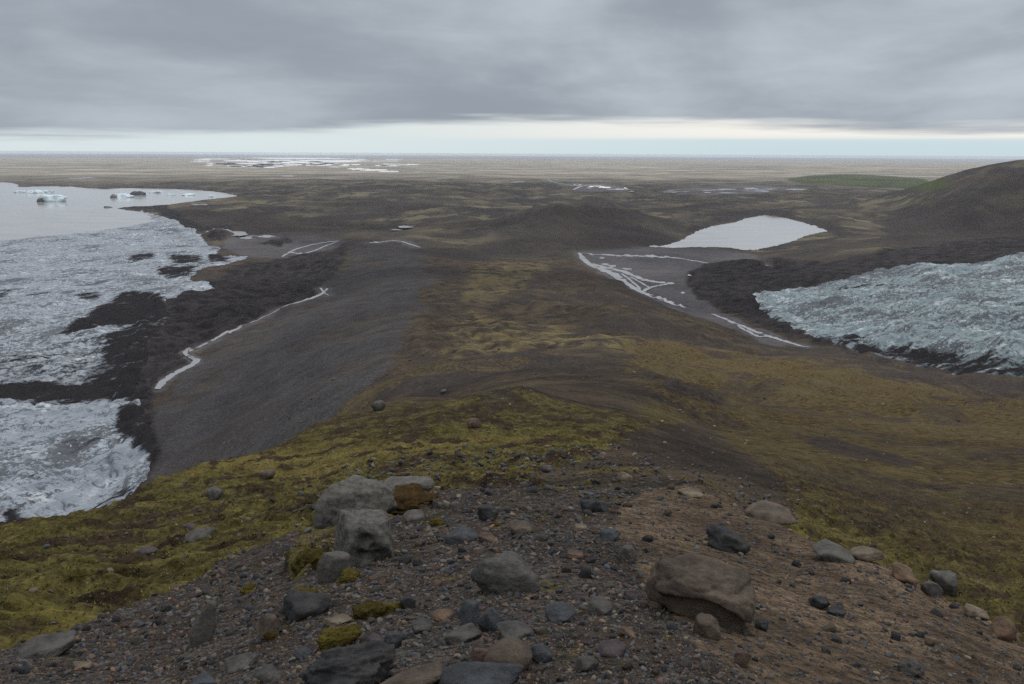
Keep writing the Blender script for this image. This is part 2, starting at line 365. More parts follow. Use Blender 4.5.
# cushions of moss, tumbled in the fall line
mm = (GRr < 95) & (Z['moss'] > 0.05)
hx = GX[mm]; hy = GY[mm]
ux = hx * 0.92 + hy * 0.38; uy = -hx * 0.38 + hy * 0.92
ux = ux + 0.25 * perlin(hx * 0.7, hy * 0.7, 44); uy = uy + 0.25 * perlin(hx * 0.7, hy * 0.7, 45)
hum = np.abs(fbm(ux * 0.62, uy * 1.35, 3, 41, 0.5)) * 2.2
hum2 = np.abs(fbm(ux * 2.3, uy * 4.2, 2, 47, 0.5)) * 2.2
fade = 1 - sstep(50, 95, GRr[mm])
hum3 = perlin(hx * 9, hy * 9, 49) + 0.5 * perlin(hx * 19, hy * 19, 50)
bigh = fbm(hx * 0.28, hy * 0.34, 3, 53)
zn[mm] += (0.30 * (hum - 0.62) + 0.10 * (hum2 - 0.55) + 0.50 * bigh + 0.022 * hum3 * (GRr[mm] < 25)) * sstep(0.2, 0.8, Z['moss'][mm]) * fade * sstep(2.0, 6.0, GRr[mm])
# moraine heaps
mo = Z['moraine'] > 0.02
b = 1 - np.abs(fbm(GX[mo] / 55, GY[mo] / 55, 4, 61, 0.55)) * 2
zn[mo] += (b - 0.3) * 2.4 * Z['moraine'][mo]
# gullies running off the central ridge
gm = (GRr > 130) & (GRr < 1500) & (Z['outwash'] < 0.5)
gul = np.abs(fbm(GX[gm] / 70 + 0.5 * perlin(GX[gm] / 90, GY[gm] / 90, 5), GY[gm] / 120, 4, 71, 0.6))
zn[gm] -= (1 - bed[gm]) * (0.25 - np.minimum(gul, 0.25)) * 9.0 * sstep(130, 260, GRr[gm])* (1 - sstep(900, 1500, GRr[gm])) * (1 - 0.75 * Z['scree'][gm])
ZT = ZB + zn * rough
# lumps of old moraine further out
ll = (GRr > 1500) & (GRr < 9000)
zn2 = np.abs(fbm(GX[ll] / 420, GY[ll] / 420, 5, 88, 0.55))
ZT[ll] += (0.28 - zn2) * 34 * sstep(1700, 2600, GRr[ll]) * (1 - sstep(5200, 8500, GRr[ll])) * (1 - Z['outwash'][ll]) * np.where(GA[ll] < 0.40, 1, 0.35) * (1 - bed[ll])
def lump(px, py, wid, dep, h):
    global ZT
    a, l = cast(ZB, [px], [py]); r = math.exp(l[0])
    ZT = ZT + h * np.exp(-((GA - a[0]) / (wid / F)) ** 2 - ((GL - l[0]) / (dep / r)) ** 2) * (1 + 0.35 * fbm(GA * 60, GL * 30, 3, 33))
lump(590, 226, 62, 330, 56); lump(548, 230, 34, 260, 26); lump(650, 232, 34, 260, 22)
lump(943, 222, 36, 200, 26); lump(985, 226, 40, 180, 16)
lump(218, 236, 13, 60, 20); lump(276, 243, 13, 40, 12); lump(760, 268, 30, 90, 12)
lump(180, 214, 24, 120, 12); lump(352, 246, 9, 30, 10)
lump(330, 190, 50, 500, 22); lump(420, 192, 60, 500, 20); lump(260, 184, 40, 600, 18); lump(480, 176, 40, 500, 16)
lump(640, 178, 26, 400, 18); lump(665, 174, 10, 300, 26); lump(850, 180, 50, 400, 20); lump(905, 184, 30, 300, 6)
lump(500, 232, 50, 200, 10); lump(440, 215, 50, 400, 16)
lump(480, 412, 24, 10, 0.8); lump(440, 418, 20, 9, 0.5); lump(690, 400, 60, 40, 3.5); lump(520, 405, 40, 14, 1.6)
lump(770, 262, 14, 60, 8); lump(1010, 352, 26, 60, 16)
# crags on the far right spur
cr = zone([(932, 184), (945, 176), (985, 168), (1024, 165), (1100, 168), (1100, 186), (1024, 184), (990, 188), (940, 190)], 3)
ZT += cr * 14 * (0.4 + fbm(GX / 160, GY / 60, 4, 91, 0.6))
Z['dark'] = np.maximum(Z['dark'], cr * 0.2)
hp = np.array([(905, 186), (925, 182), (940, 178), (962, 171.5), (992, 164), (1024, 158), (1100, 153), (1240, 150.5)], float)
ha, ht = ray(hp[:, 0], hp[:, 1])
hm = (GRr > 2500) & (GRr < 7000) & (GA > ha[0])
hz_ = EYE - np.interp(GA[hm], ha, ht) * GRr[hm] + 7 * fbm(GX[hm] / 120, GY[hm] / 120, 4, 97, 0.6)
ZT[hm] = np.minimum(ZT[hm], np.maximum(hz_, 0.5))
# shores: beds sink below the water, banks rise from it
def carve(poly, z, bed, bank, near):
    global ZT
    d = sdist(poly, GA + 0.0035 * fbm(GA * 70, GL * 40, 5, 12, 0.6), GL + 0.007 * fbm(GA * 70, GL * 40, 5, 15, 0.6), 0.2)
    d = np.where(d <= -0.199, -1e6, d * GRr)
    inn = d > 0
    ZT = np.where(inn, np.minimum(ZT, z - np.minimum(0.2 + d * 0.06, bed)), ZT)
    shore = z + 0.25 + np.minimum(-d * bank, 400)
    u = sstep(0, near, -d)
    near_ = (~inn) & (-d < near)
    ZT = np.where(near_, np.maximum(ZT, z + 0.3) * u + np.minimum(np.maximum(ZT, z + 0.25), shore) * (1 - u), ZT)
PLL = level_poly(LLAKE, LAKE_Z, 8); PRL = level_poly(RLAKE, LAKE_Z, 4)
carve(PLL, LAKE_Z, 4, 0.10, 220); carve(PRL, LAKE_Z, 4, 0.12, 160)
Z['outwash'] *= (1 - Z['moraine'])
# left and right glacier beds sit a little below the ice
PLG = world_poly(LGLAC, 8); PRG = world_poly(RGLAC, 8)
SDL = sdist(PLG, GA, GL) * GRr; SDR = sdist(PRG, GA, GL) * GRr
ZT = ZT - 10 * sstep(0, 60, SDL) - 10 * sstep(0, 50, SDR)
ZT = np.where(GRr > 36500, ZT - (GRr - 36500) * 0.004, ZT)
# a footing under the eye
ZT = np.minimum(ZT, EYE - 1.35)

def height(x, y):
    return bil(ZT, np.arctan2(x, y), np.log(np.maximum(np.hypot(x, y), 1.5)), AZ0, AZ1, LR0, LR1)
def ground_at(px, py):
    a, l = cast(ZT, px, py); r = np.exp(l)
    x = r * np.sin(a); y = r * np.cos(a)
    return x, y, bil(ZT, a, l, AZ0, AZ1, LR0, LR1)

# ------------------------------------------------------------------ node helpers
class N:
    def __init__(s, mat):
        mat.use_nodes = True; s.t = mat.node_tree; s.n = s.t.nodes; s.l = s.t.links
    def new(s, typ, **kw):
        nd = s.n.new(typ)
        for k, v in kw.items(): setattr(nd, k, v)
        return nd
    def put(s, sock, v):
        if isinstance(v, bpy.types.NodeSocket): s.l.new(v, sock)
        elif isinstance(v, (tuple, list)) and len(v) == 3 and sock.type == 'RGBA': sock.default_value = (*v, 1)
        else: sock.default_value = v
    def math(s, op, a, b=0.5, c=None, clamp=False):
        nd = s.new('ShaderNodeMath', operation=op, use_clamp=clamp)
        s.put(nd.inputs[0], a); s.put(nd.inputs[1], b)
        if c is not None: s.put(nd.inputs[2], c)
        return nd.outputs[0]
    def mix(s, f, a, b, blend='MIX'):
        nd = s.new('ShaderNodeMix', data_type='RGBA', blend_type=blend)
        s.put(nd.inputs[0], f); s.put(nd.inputs[6], a); s.put(nd.inputs[7], b)
        return nd.outputs[2]
    def noise(s, vec, scale, detail=6, rough=0.55, dist=0.0, ntype=None):
        nd = s.new('ShaderNodeTexNoise')
        if vec is not None: s.put(nd.inputs['Vector'], vec)
        nd.inputs['Scale'].default_value = scale; nd.inputs['Detail'].default_value = detail
        nd.inputs['Roughness'].default_value = rough; nd.inputs['Distortion'].default_value = dist
        return nd.outputs['Fac']
    def step(s, v, a, b, lo=0.0, hi=1.0):
        nd = s.new('ShaderNodeMapRange', interpolation_type='SMOOTHSTEP')
        s.put(nd.inputs[0], v); s.put(nd.inputs[1], a); s.put(nd.inputs[2], b)
        nd.inputs[3].default_value = lo; nd.inputs[4].default_value = hi
        return nd.outputs[0]
    def mapping(s, vec, scale=(1, 1, 1), rot=(0, 0, 0), loc=(0, 0, 0)):
        nd = s.new('ShaderNodeMapping'); s.put(nd.inputs[0], vec)
        nd.inputs['Scale'].default_value = scale; nd.inputs['Rotation'].default_value = rot; nd.inputs['Location'].default_value = loc
        return nd.outputs[0]
    def attr(s, name):
        nd = s.new('ShaderNodeAttribute'); nd.attribute_name = name; return nd
    def bsdf(s): return s.n['Principled BSDF']
    def bump(s, h, strength, dist):
        nd = s.new('ShaderNodeBump'); s.put(nd.inputs['Height'], h)
        nd.inputs['Strength'].default_value = strength; nd.inputs['Distance'].default_value = dist
        return nd.outputs[0]

def material(name):
    m = bpy.data.materials.new(name); return m, N(m)

# ------------------------------------------------------------------ materials
def ground_material():
    m, g = material('ground')
    pos = g.new('ShaderNodeNewGeometry').outputs['Position']
    A1 = g.new('ShaderNodeSeparateColor'); g.put(A1.inputs[0], g.attr('zone_a').outputs['Color'])
    A2 = g.new('ShaderNodeSeparateColor'); g.put(A2.inputs[0], g.attr('zone_b').outputs['Color'])
    A3 = g.new('ShaderNodeSeparateColor'); g.put(A3.inputs[0], g.attr('zone_c').outputs['Color'])
    mossz, gravel, sand = A1.outputs[0], A1.outputs[1], A1.outputs[2]
    scree, moraine, outw = A2.outputs[0], A2.outputs[1], A2.outputs[2]
    farz, straw, green = A3.outputs[0], A3.outputs[1], A3.outputs[2]
    dark = g.attr('zone_d').outputs['Fac']
    big = g.noise(pos, 0.006, 9, 0.62); mid = g.noise(pos, 0.055, 9, 0.66); fine = g.noise(pos, 0.9, 9, 0.66); grain = g.noise(pos, 9, 7, 0.7)
    wide = g.noise(pos, 0.0018, 8, 0.6)
    # bare brown earth and stones
    col = g.mix(g.step(mid, 0.35, 0.65), (0.030, 0.025, 0.022), (0.068, 0.053, 0.038))
    col = g.mix(g.step(big, 0.47, 0.58), col, g.mix(fine, (0.024, 0.021, 0.022), (0.052, 0.044, 0.040)))
    # straw-coloured patches
    sf = g.math('MULTIPLY', straw, g.step(g.math('ADD', mid, g.math('MULTIPLY', big, 0.5)), 0.66, 0.86))
    col = g.mix(sf, col, g.mix(fine, (0.10, 0.082, 0.034), (0.16, 0.130, 0.066)))
    # moss and heath
    mv = g.math('ADD', g.math('MULTIPLY', mid, 0.8), g.math('MULTIPLY', fine, 0.75))
    mosscol = g.mix(g.step(fine, 0.38, 0.60), (0.042, 0.035, 0.017), (0.098, 0.085, 0.030))
    mosscol = g.mix(g.step(mid, 0.50, 0.70), mosscol, (0.128, 0.103, 0.036))
    mosscol = g.mix(g.step(g.noise(g.mapping(pos, loc=(31, 7, 2)), 0.35, 9, 0.66), 0.50, 0.56), mosscol, g.mix(fine, (0.026, 0.020, 0.015), (0.056, 0.040, 0.026)))
    mosscol = g.mix(g.math('MULTIPLY', g.step(g.noise(g.mapping(pos, loc=(3, 57, 2)), 0.12, 8, 0.7), 0.56, 0.66), 0.6), mosscol, (0.130, 0.120, 0.030))
    mf = g.step(g.math('ADD', g.math('MULTIPLY', mossz, 1.25), g.math('SUBTRACT', g.math('ADD', mv, g.math('MULTIPLY', g.math('SUBTRACT', big, 0.5), g.math('MULTIPLY', g.attr('heath').outputs['Fac'], 1.7))), 1.02)), 0.42, 0.62)
    hth = g.mix(g.step(fine, 0.36, 0.62), (0.040, 0.029, 0.017), (0.086, 0.064, 0.029))
    hth = g.mix(g.step(mid, 0.46, 0.64), hth, g.mix(fine, (0.060, 0.049, 0.028), (0.088, 0.071, 0.041)))
    hth = g.mix(g.step(g.noise(g.mapping(pos, loc=(8, 7, 2)), 0.022, 9, 0.68), 0.53, 0.61), hth, g.mix(fine, (0.030, 0.024, 0.022), (0.058, 0.046, 0.038)))
    mosscol = g.mix(g.attr('heath').outputs['Fac'], mosscol, hth)
    col = g.mix(mf, col, mosscol)
    lw = g.mix(g.step(big, 0.40, 0.60), (0.044, 0.038, 0.034), (0.082, 0.071, 0.053))
    lw = g.mix(g.step(g.noise(g.mapping(pos, loc=(70, 7, 2)), 0.0035, 9, 0.65), 0.47, 0.56), lw, g.mix(mid, (0.026, 0.024, 0.026), (0.050, 0.044, 0.042)))
    lw = g.mix(g.step(g.noise(g.mapping(pos, loc=(7, 70, 2)), 0.0045, 9, 0.65), 0.54, 0.62), lw, g.mix(mid, (0.086, 0.076, 0.052), (0.135, 0.117, 0.082)))
    col = g.mix(g.attr('lowland').outputs['Fac'], col, lw)
    scree_f = g.math('MULTIPLY', scree, g.step(g.noise(g.mapping(pos, loc=(17, 3, 5)), 0.014, 9, 0.68), 0.60, 0.46, 0.45, 1.0))
    col = g.mix(scree_f, col, g.mix(g.step(g.math('ADD', g.math('MULTIPLY', mid, 0.35), g.math('MULTIPLY', fine, 0.65)), 0.36, 0.64), (0.025, 0.024, 0.026), (0.066, 0.062, 0.064)))
    pebb = g.new('ShaderNodeTexVoronoi', feature='F1'); g.put(pebb.inputs['Vector'], pos); pebb.inputs['Scale'].default_value = 0.22
    col = g.mix(g.math('MULTIPLY', g.math('MULTIPLY', scree, g.step(pebb.outputs['Distance'], 0.24, 0.16)), 0.35), col, g.mix(pebb.outputs['Color'], (0.03, 0.03, 0.03), (0.13, 0.125, 0.12)))
    col = g.mix(outw, col, g.mix(g.step(mid, 0.35, 0.65), (0.066, 0.062, 0.068), (0.088, 0.083, 0.088)))
    col = g.mix(dark, col, g.mix(mid, (0.022, 0.019, 0.021), (0.048, 0.041, 0.041)))
    col = g.mix(moraine, col, g.mix(g.step(mid, 0.38, 0.66), (0.014, 0.0135, 0.016), (0.040, 0.034, 0.036)))
    # the far plain of tan outwash
    fv = g.noise(g.mapping(pos, scale=(0.35, 1, 1)), 0.0009, 8, 0.6)
    farc = g.mix(g.step(fv, 0.38, 0.62), (0.17, 0.155, 0.13), (0.285, 0.255, 0.21))
    col = g.mix(farz, col, farc)
    col = g.mix(green, col, g.mix(big, (0.030, 0.040, 0.016), (0.060, 0.072, 0.026)))
    # close ground: grit and sand
    vor = g.new('ShaderNodeTexVoronoi', feature='F1'); g.put(vor.inputs['Vector'], pos); vor.inputs['Scale'].default_value = 26
    sep = g.new('ShaderNodeSeparateColor'); g.put(sep.inputs[0], vor.outputs['Color'])
    grit = g.mix(sep.outputs[0], (0.020, 0.019, 0.020), (0.080, 0.070, 0.064))
    grit = g.mix(g.step(sep.outputs[1], 0.82, 0.95), grit, (0.11, 0.075, 0.05))
    grit = g.mix(g.step(fine, 0.40, 0.66), grit, (0.040, 0.030, 0.023))
    grit = g.mix(g.math('MULTIPLY', g.step(g.noise(g.mapping(pos, loc=(5, 3, 1)), 1.3, 6, 0.7), 0.57, 0.65), 0.75), grit, g.mix(grain, (0.030, 0.024, 0.012), (0.105, 0.088, 0.022)))
    col = g.mix(gravel, col, grit)
    sandc = g.mix(g.step(fine, 0.33, 0.66), (0.070, 0.051, 0.036), (0.140, 0.101, 0.068))
    sandc = g.mix(g.step(sep.outputs[2], 0.70, 0.95), sandc, (0.038, 0.034, 0.032))
    sandc = g.mix(g.step(grain, 0.58, 0.80), sandc, (0.145, 0.110, 0.080))
    col = g.mix(g.step(g.math('ADD', sand, g.math('MULTIPLY', g.math('SUBTRACT', g.math('ADD', g.math('MULTIPLY', fine, 0.6), g.math('MULTIPLY', g.noise(pos, 2.6, 6, 0.7), 0.4)), 0.5), 2.6)), 0.32, 0.68), col, sandc)
    # fine speckle so that no area is even
    col = g.mix(0.85, col, g.mix(g.step(grain, 0.25, 0.75), (0.35, 0.35, 0.35), (1.65, 1.65, 1.65)), 'MULTIPLY')
    col = g.mix(g.math('SUBTRACT', 0.6, g.math('MULTIPLY', scree, 0.12)), col, g.mix(g.step(g.noise(g.mapping(pos, loc=(9, 2, 4)), 0.6, 9, 0.74), 0.32, 0.68), (0.5, 0.5, 0.5), (1.5, 1.5, 1.5)), 'MULTIPLY')
    col = g.mix(0.8, col, g.mix(g.step(wide, 0.35, 0.65), (0.58, 0.58, 0.61), (1.36, 1.34, 1.28)), 'MULTIPLY')
    b = g.bsdf(); g.put(b.inputs['Base Color'], col); b.inputs['Roughness'].default_value = 1.0; b.inputs['Specular IOR Level'].default_value = 0.03
    h = g.math('ADD', g.math('MULTIPLY', grain, 0.06), g.math('MULTIPLY', fine, 0.25))
    h = g.math('ADD', h, g.math('MULTIPLY', mid, 2.2)); 
    h = g.math('ADD', h, g.math('MULTIPLY', g.math('MULTIPLY', gravel, vor.outputs['Distance']), -0.035))
    g.put(b.inputs['Normal'], g.bump(h, 0.9, 1.0))
    return m

def ice_material(name, tint, dirtiness):
    m, g = material(name)
    pos = g.new('ShaderNodeNewGeometry').outputs['Position']
    d = g.attr('debris').outputs['Fac']; fl = g.attr('flow').outputs['Vector']
    st = g.noise(fl, 1.0, 9, 0.68, 0.4); st2 = g.noise(pos, 0.05, 9, 0.68); bl = g.noise(pos, 0.011, 8, 0.62)
    ice = g.mix(g.step(g.math('ADD', g.math('MULTIPLY', bl, 0.4), g.math('MULTIPLY', st, 0.6)), 0.38, 0.62), tint[0], tint[1])
    ice = g.mix(g.step(st2, 0.50, 0.74), ice, tint[2])
    # silt lying in bands along the flow and in specks
    sp = g.noise(g.mapping(pos, loc=(40, 9, 0)), 0.17, 8, 0.72)
    v = g.math('ADD', g.math('MULTIPLY', st, 0.40), g.math('ADD', g.math('MULTIPLY', sp, 0.32), g.math('MULTIPLY', g.noise(pos, 0.42, 6, 0.75), 0.28)))
    cr = g.attr('crevasse').outputs['Fac']
    pat = g.math('MULTIPLY', g.math('SUBTRACT', bl, 0.5), 0.34)
    silt_crev = g.math('MAXIMUM', g.math('MAXIMUM', g.step(g.math('ADD', v, pat), 0.470 + dirtiness[0], 0.525 + dirtiness[0]), g.step(g.math('ADD', sp, pat), 0.53, 0.60)), g.math('MULTIPLY', g.step(g.math('ADD', cr, g.math('MULTIPLY', g.math('SUBTRACT', st2, 0.5), 1.4)), 0.50, 0.90), dirtiness[2]))  # bands and specks, darkened along the crevasse lines as well
    col = g.mix(g.math('MULTIPLY', silt_crev, 0.85), ice, g.mix(g.step(sp, 0.35, 0.65), (0.026, 0.029, 0.035), (0.10, 0.105, 0.118)))
    dd = g.step(g.math('ADD', d, g.math('MULTIPLY', g.math('SUBTRACT', g.math('ADD', g.math('MULTIPLY', st, 0.7), g.math('MULTIPLY', sp, 0.3)), 0.5), dirtiness[1])), 0.28, 0.74)
    col = g.mix(dd, col, g.mix(st2, (0.010, 0.010, 0.013), (0.036, 0.033, 0.035)))
    b = g.bsdf(); g.put(b.inputs['Base Color'], col); b.inputs['Roughness'].default_value = 0.75
    g.put(b.inputs['Specular IOR Level'], g.math('MULTIPLY', g.math('SUBTRACT', 1.0, g.math('MAXIMUM', dd, silt_crev)), 0.22))
    g.put(b.inputs['Normal'], g.bump(g.math('ADD', g.math('MULTIPLY', st2, 3.0), g.math('MULTIPLY', sp, 3.0)), 0.8, 1.0))
    return m

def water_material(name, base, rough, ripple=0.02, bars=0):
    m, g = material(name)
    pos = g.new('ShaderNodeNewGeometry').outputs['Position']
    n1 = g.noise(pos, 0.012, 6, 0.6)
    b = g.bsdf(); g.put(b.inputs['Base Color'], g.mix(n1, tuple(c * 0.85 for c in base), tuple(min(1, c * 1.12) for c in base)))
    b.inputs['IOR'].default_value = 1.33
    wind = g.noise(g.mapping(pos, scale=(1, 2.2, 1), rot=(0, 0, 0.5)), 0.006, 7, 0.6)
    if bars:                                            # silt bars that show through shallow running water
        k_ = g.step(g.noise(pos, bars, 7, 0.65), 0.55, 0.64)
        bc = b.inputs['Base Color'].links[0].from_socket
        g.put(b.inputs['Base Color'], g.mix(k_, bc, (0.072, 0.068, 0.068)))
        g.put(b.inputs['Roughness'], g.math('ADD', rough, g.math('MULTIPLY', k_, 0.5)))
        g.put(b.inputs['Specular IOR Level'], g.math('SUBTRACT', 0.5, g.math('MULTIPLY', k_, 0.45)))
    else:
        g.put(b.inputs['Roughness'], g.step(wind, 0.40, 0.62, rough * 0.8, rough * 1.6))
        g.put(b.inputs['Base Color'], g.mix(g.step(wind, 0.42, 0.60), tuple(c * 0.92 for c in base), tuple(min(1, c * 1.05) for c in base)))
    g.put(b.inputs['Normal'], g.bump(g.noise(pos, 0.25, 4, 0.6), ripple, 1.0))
    return m

def rock_material():
    m, g = material('rock')
    oc = g.new('ShaderNodeTexCoord').outputs['Object']
    oi = g.new('ShaderNodeObjectInfo')
    pos = g.new('ShaderNodeNewGeometry').outputs['Position']
    a = g.noise(oc, 4.5, 8, 0.68); b_ = g.noise(oc, 20, 7, 0.72); s = g.noise(pos, 85, 4, 0.7)
    col = g.mix(g.step(a, 0.32, 0.68), g.mix(1.0, oi.outputs['Color'], (0.50, 0.50, 0.51), 'MULTIPLY'), g.mix(1.0, oi.outputs['Color'], (1.40, 1.38, 1.33), 'MULTIPLY'))
    col = g.mix(g.math('MULTIPLY', g.step(b_, 0.55, 0.70), 0.55), col, g.mix(1.0, oi.outputs['Color'], (0.45, 0.43, 0.42), 'MULTIPLY'))
    col = g.mix(0.6, col, g.mix(s, (0.4, 0.4, 0.4), (1.6, 1.6, 1.6)), 'MULTIPLY')
    # pale lichen crusts where the alpha of the object colour asks for them
    li = g.math('MULTIPLY', g.step(g.noise(oc, 14, 7, 0.78), 0.46, 0.55), oi.outputs['Alpha'])
    col = g.mix(g.math('MULTIPLY', li, 0.75), col, (0.112, 0.107, 0.092))
    b = g.bsdf(); g.put(b.inputs['Base Color'], col); b.inputs['Roughness'].default_value = 0.88; b.inputs['Specular IOR Level'].default_value = 0.25
    h = g.math('ADD', g.math('MULTIPLY', a, 0.05), g.math('ADD', g.math('MULTIPLY', b_, 0.022), g.math('MULTIPLY', s, 0.006)))
    g.put(b.inputs['Normal'], g.bump(h, 0.8, 1.0))
    return m

def pebble_material():
    m, g = material('gravel')
    pos = g.new('ShaderNodeNewGeometry').outputs['Position']
    c = g.attr('stone').outputs['Color']; s = g.noise(pos, 60, 4, 0.7)
    b = g.bsdf(); g.put(b.inputs['Base Color'], g.mix(0.7, c, g.mix(s, (0.4, 0.4, 0.4), (1.6, 1.6, 1.6)), 'MULTIPLY'))
    b.inputs['Roughness'].default_value = 0.9; b.inputs['Specular IOR Level'].default_value = 0.2
    return m

def moss_material():
    m, g = material('moss')
    pos = g.new('ShaderNodeNewGeometry').outputs['Position']
    oi = g.new('ShaderNodeObjectInfo')
    a = g.noise(pos, 7, 7, 0.7); f = g.noise(pos, 60, 5, 0.7)
    col = g.mix(g.step(a, 0.35, 0.65), g.mix(1.0, oi.outputs['Color'], (0.5, 0.46, 0.45), 'MULTIPLY'), oi.outputs['Color'])
    col = g.mix(0.7, col, g.mix(f, (0.35, 0.35, 0.3), (1.65, 1.65, 1.6)), 'MULTIPLY')
    b = g.bsdf(); g.put(b.inputs['Base Color'], col); b.inputs['Roughness'].default_value = 1.0; b.inputs['Specular IOR Level'].default_value = 0.05
    g.put(b.inputs['Normal'], g.bump(g.math('ADD', g.math('MULTIPLY', f, 0.02), g.math('MULTIPLY', a, 0.03)), 1.0, 1.0))
    return m

M_GROUND = ground_material()
M_ICE_W = ice_material('glacier_ice_pale', ((0.19, 0.215, 0.25), (0.37, 0.405, 0.45), (0.56, 0.60, 0.64)), (0.02, 3.4, 0.75))
M_ICE_B = ice_material('glacier_ice_blue', ((0.13, 0.18, 0.20), (0.30, 0.355, 0.38), (0.58, 0.62, 0.65)), (0.01, 3.4, 0.95))
M_LAKE = water_material('glacial_lake_water', (0.33, 0.325, 0.325), 0.09)
M_RIVER = water_material('silty_river_water', (0.22, 0.225, 0.24), 0.42, bars=0.055)
M_GLINT = water_material('glint_painted_water', (0.85, 0.86, 0.86), 0.3, bars=0.004)  # glint of the far water put into the base colour
M_SEA = water_material('sea_water', (0.03, 0.06, 0.09), 0.4)
M_ROCK = rock_material(); M_PEB = pebble_material(); M_MOSS = moss_material()

# ------------------------------------------------------------------ object helpers
def mesh_from(name, verts, faces, mat, smooth=True):
    me = bpy.data.meshes.new(name)
    v = np.asarray(verts, np.float32); f = np.asarray(faces, np.int32)
    me.vertices.add(len(v)); me.vertices.foreach_set('co', v.ravel())
    k_ = f.shape[1]
    me.loops.add(f.size); me.loops.foreach_set('vertex_index', f.ravel())
    me.polygons.add(len(f)); me.polygons.foreach_set('loop_start', np.arange(0, f.size, k_, dtype=np.int32))
    me.polygons.foreach_set('loop_total', np.full(len(f), k_, np.int32))
    me.polygons.foreach_set('use_smooth', np.full(len(f), smooth, bool))
    me.update(calc_edges=True); me.validate()
    if mat: me.materials.append(mat)
    return me
def link(name, me, parent=None):
    o = bpy.data.objects.new(name, me); COL.objects.link(o)
    if parent: o.parent = parent
    return o
def tag(o, label=None, cat=None, group=None, kind=None):
    if label: o['label'] = label
    if cat: o['category'] = cat
    if group: o['group'] = group
    if kind: o['kind'] = kind
    return o
def color_attr(me, name, arr):
    at = me.attributes.new(name, 'FLOAT_COLOR', 'POINT')
    a = np.ones((len(me.vertices), 4), np.float32); a[:, :arr.shape[1]] = arr
    at.data.foreach_set('color', a.ravel())
def grid_faces(na, nl, off=0):
    i = np.arange(na - 1)[:, None] * nl + np.arange(nl - 1)[None]
    return np.stack([i, i + 1, i + nl + 1, i + nl], -1).reshape(-1, 4)[:, ::-1] + off

# ------------------------------------------------------------------ the ground sheet
side = np.radians(np.concatenate([np.arange(49, 312, 4.0)]))          # the part behind the camera, coarse
sA, sL = np.meshgrid(side, gl, indexing='ij')
tmix = np.clip((side - AZ1) / (2 * np.pi + AZ0 - AZ1), 0, 1)[:, None]
sZ = ZT[-1][None] * (1 - tmix) + ZT[0][None] * tmix
allA = np.concatenate([GA, sA, GA[:1] + 2 * np.pi]); allL = np.concatenate([GL, sL, GL[:1]]); allZ = np.concatenate([ZT, sZ, ZT[:1]])
R = np.exp(allL)
V = np.stack([R * np.sin(allA), R * np.cos(allA), allZ], -1)
na_, nl_ = allA.shape
faces = grid_faces(na_, nl_)[:, ::-1]
Vf = V.reshape(-1, 3)
me = mesh_from('ground', Vf, faces[:, ::-1], M_GROUND)
def ext(z): return np.concatenate([z, np.repeat(z[-1:], len(side), 0) * (1 - tmix) + z[:1] * tmix, z[:1]]).ravel()
color_attr(me, 'zone_a', np.stack([ext(Z['moss']), ext(Z['gravel']), ext(Z['sand'])], 1))
color_attr(me, 'zone_b', np.stack([ext(Z['scree']), ext(Z['moraine']), ext(Z['outwash'])], 1))
color_attr(me, 'zone_c', np.stack([ext(Z['far']), ext(Z['straw']), ext(Z['green'])], 1))
at = me.attributes.new('lowland', 'FLOAT', 'POINT'); at.data.foreach_set('value', ext(lowland).astype(np.float32))
at = me.attributes.new('heath', 'FLOAT', 'POINT'); at.data.foreach_set('value', ext(heath).astype(np.float32))
at = me.attributes.new('zone_d', 'FLOAT', 'POINT'); at.data.foreach_set('value', ext(Z['dark']).astype(np.float32))
tag(link('ground', me), kind='structure')

# the patch of ground right under the camera
ring = V[:, 0]; bmv = [tuple(p) for p in ring[:-1]]
cz = float(np.mean(ring[:, 2])) + 0.1
bm = bmesh.new(); vs = [bm.verts.new(p) for p in bmv]; c0 = bm.verts.new((0, 0, cz))
for i in range(len(vs)): bm.faces.new((vs[i], vs[(i + 1) % len(vs)], c0))
bmesh.ops.recalc_face_normals(bm, faces=bm.faces)
me = bpy.data.meshes.new('ground_underfoot'); bm.to_mesh(me); bm.free(); me.materials.append(M_GROUND)
color_attr(me, 'zone_a', np.tile(np.array([[0, 1.0, 0]]), (len(me.vertices), 1)))
tag(link('ground_underfoot', me), kind='structure')

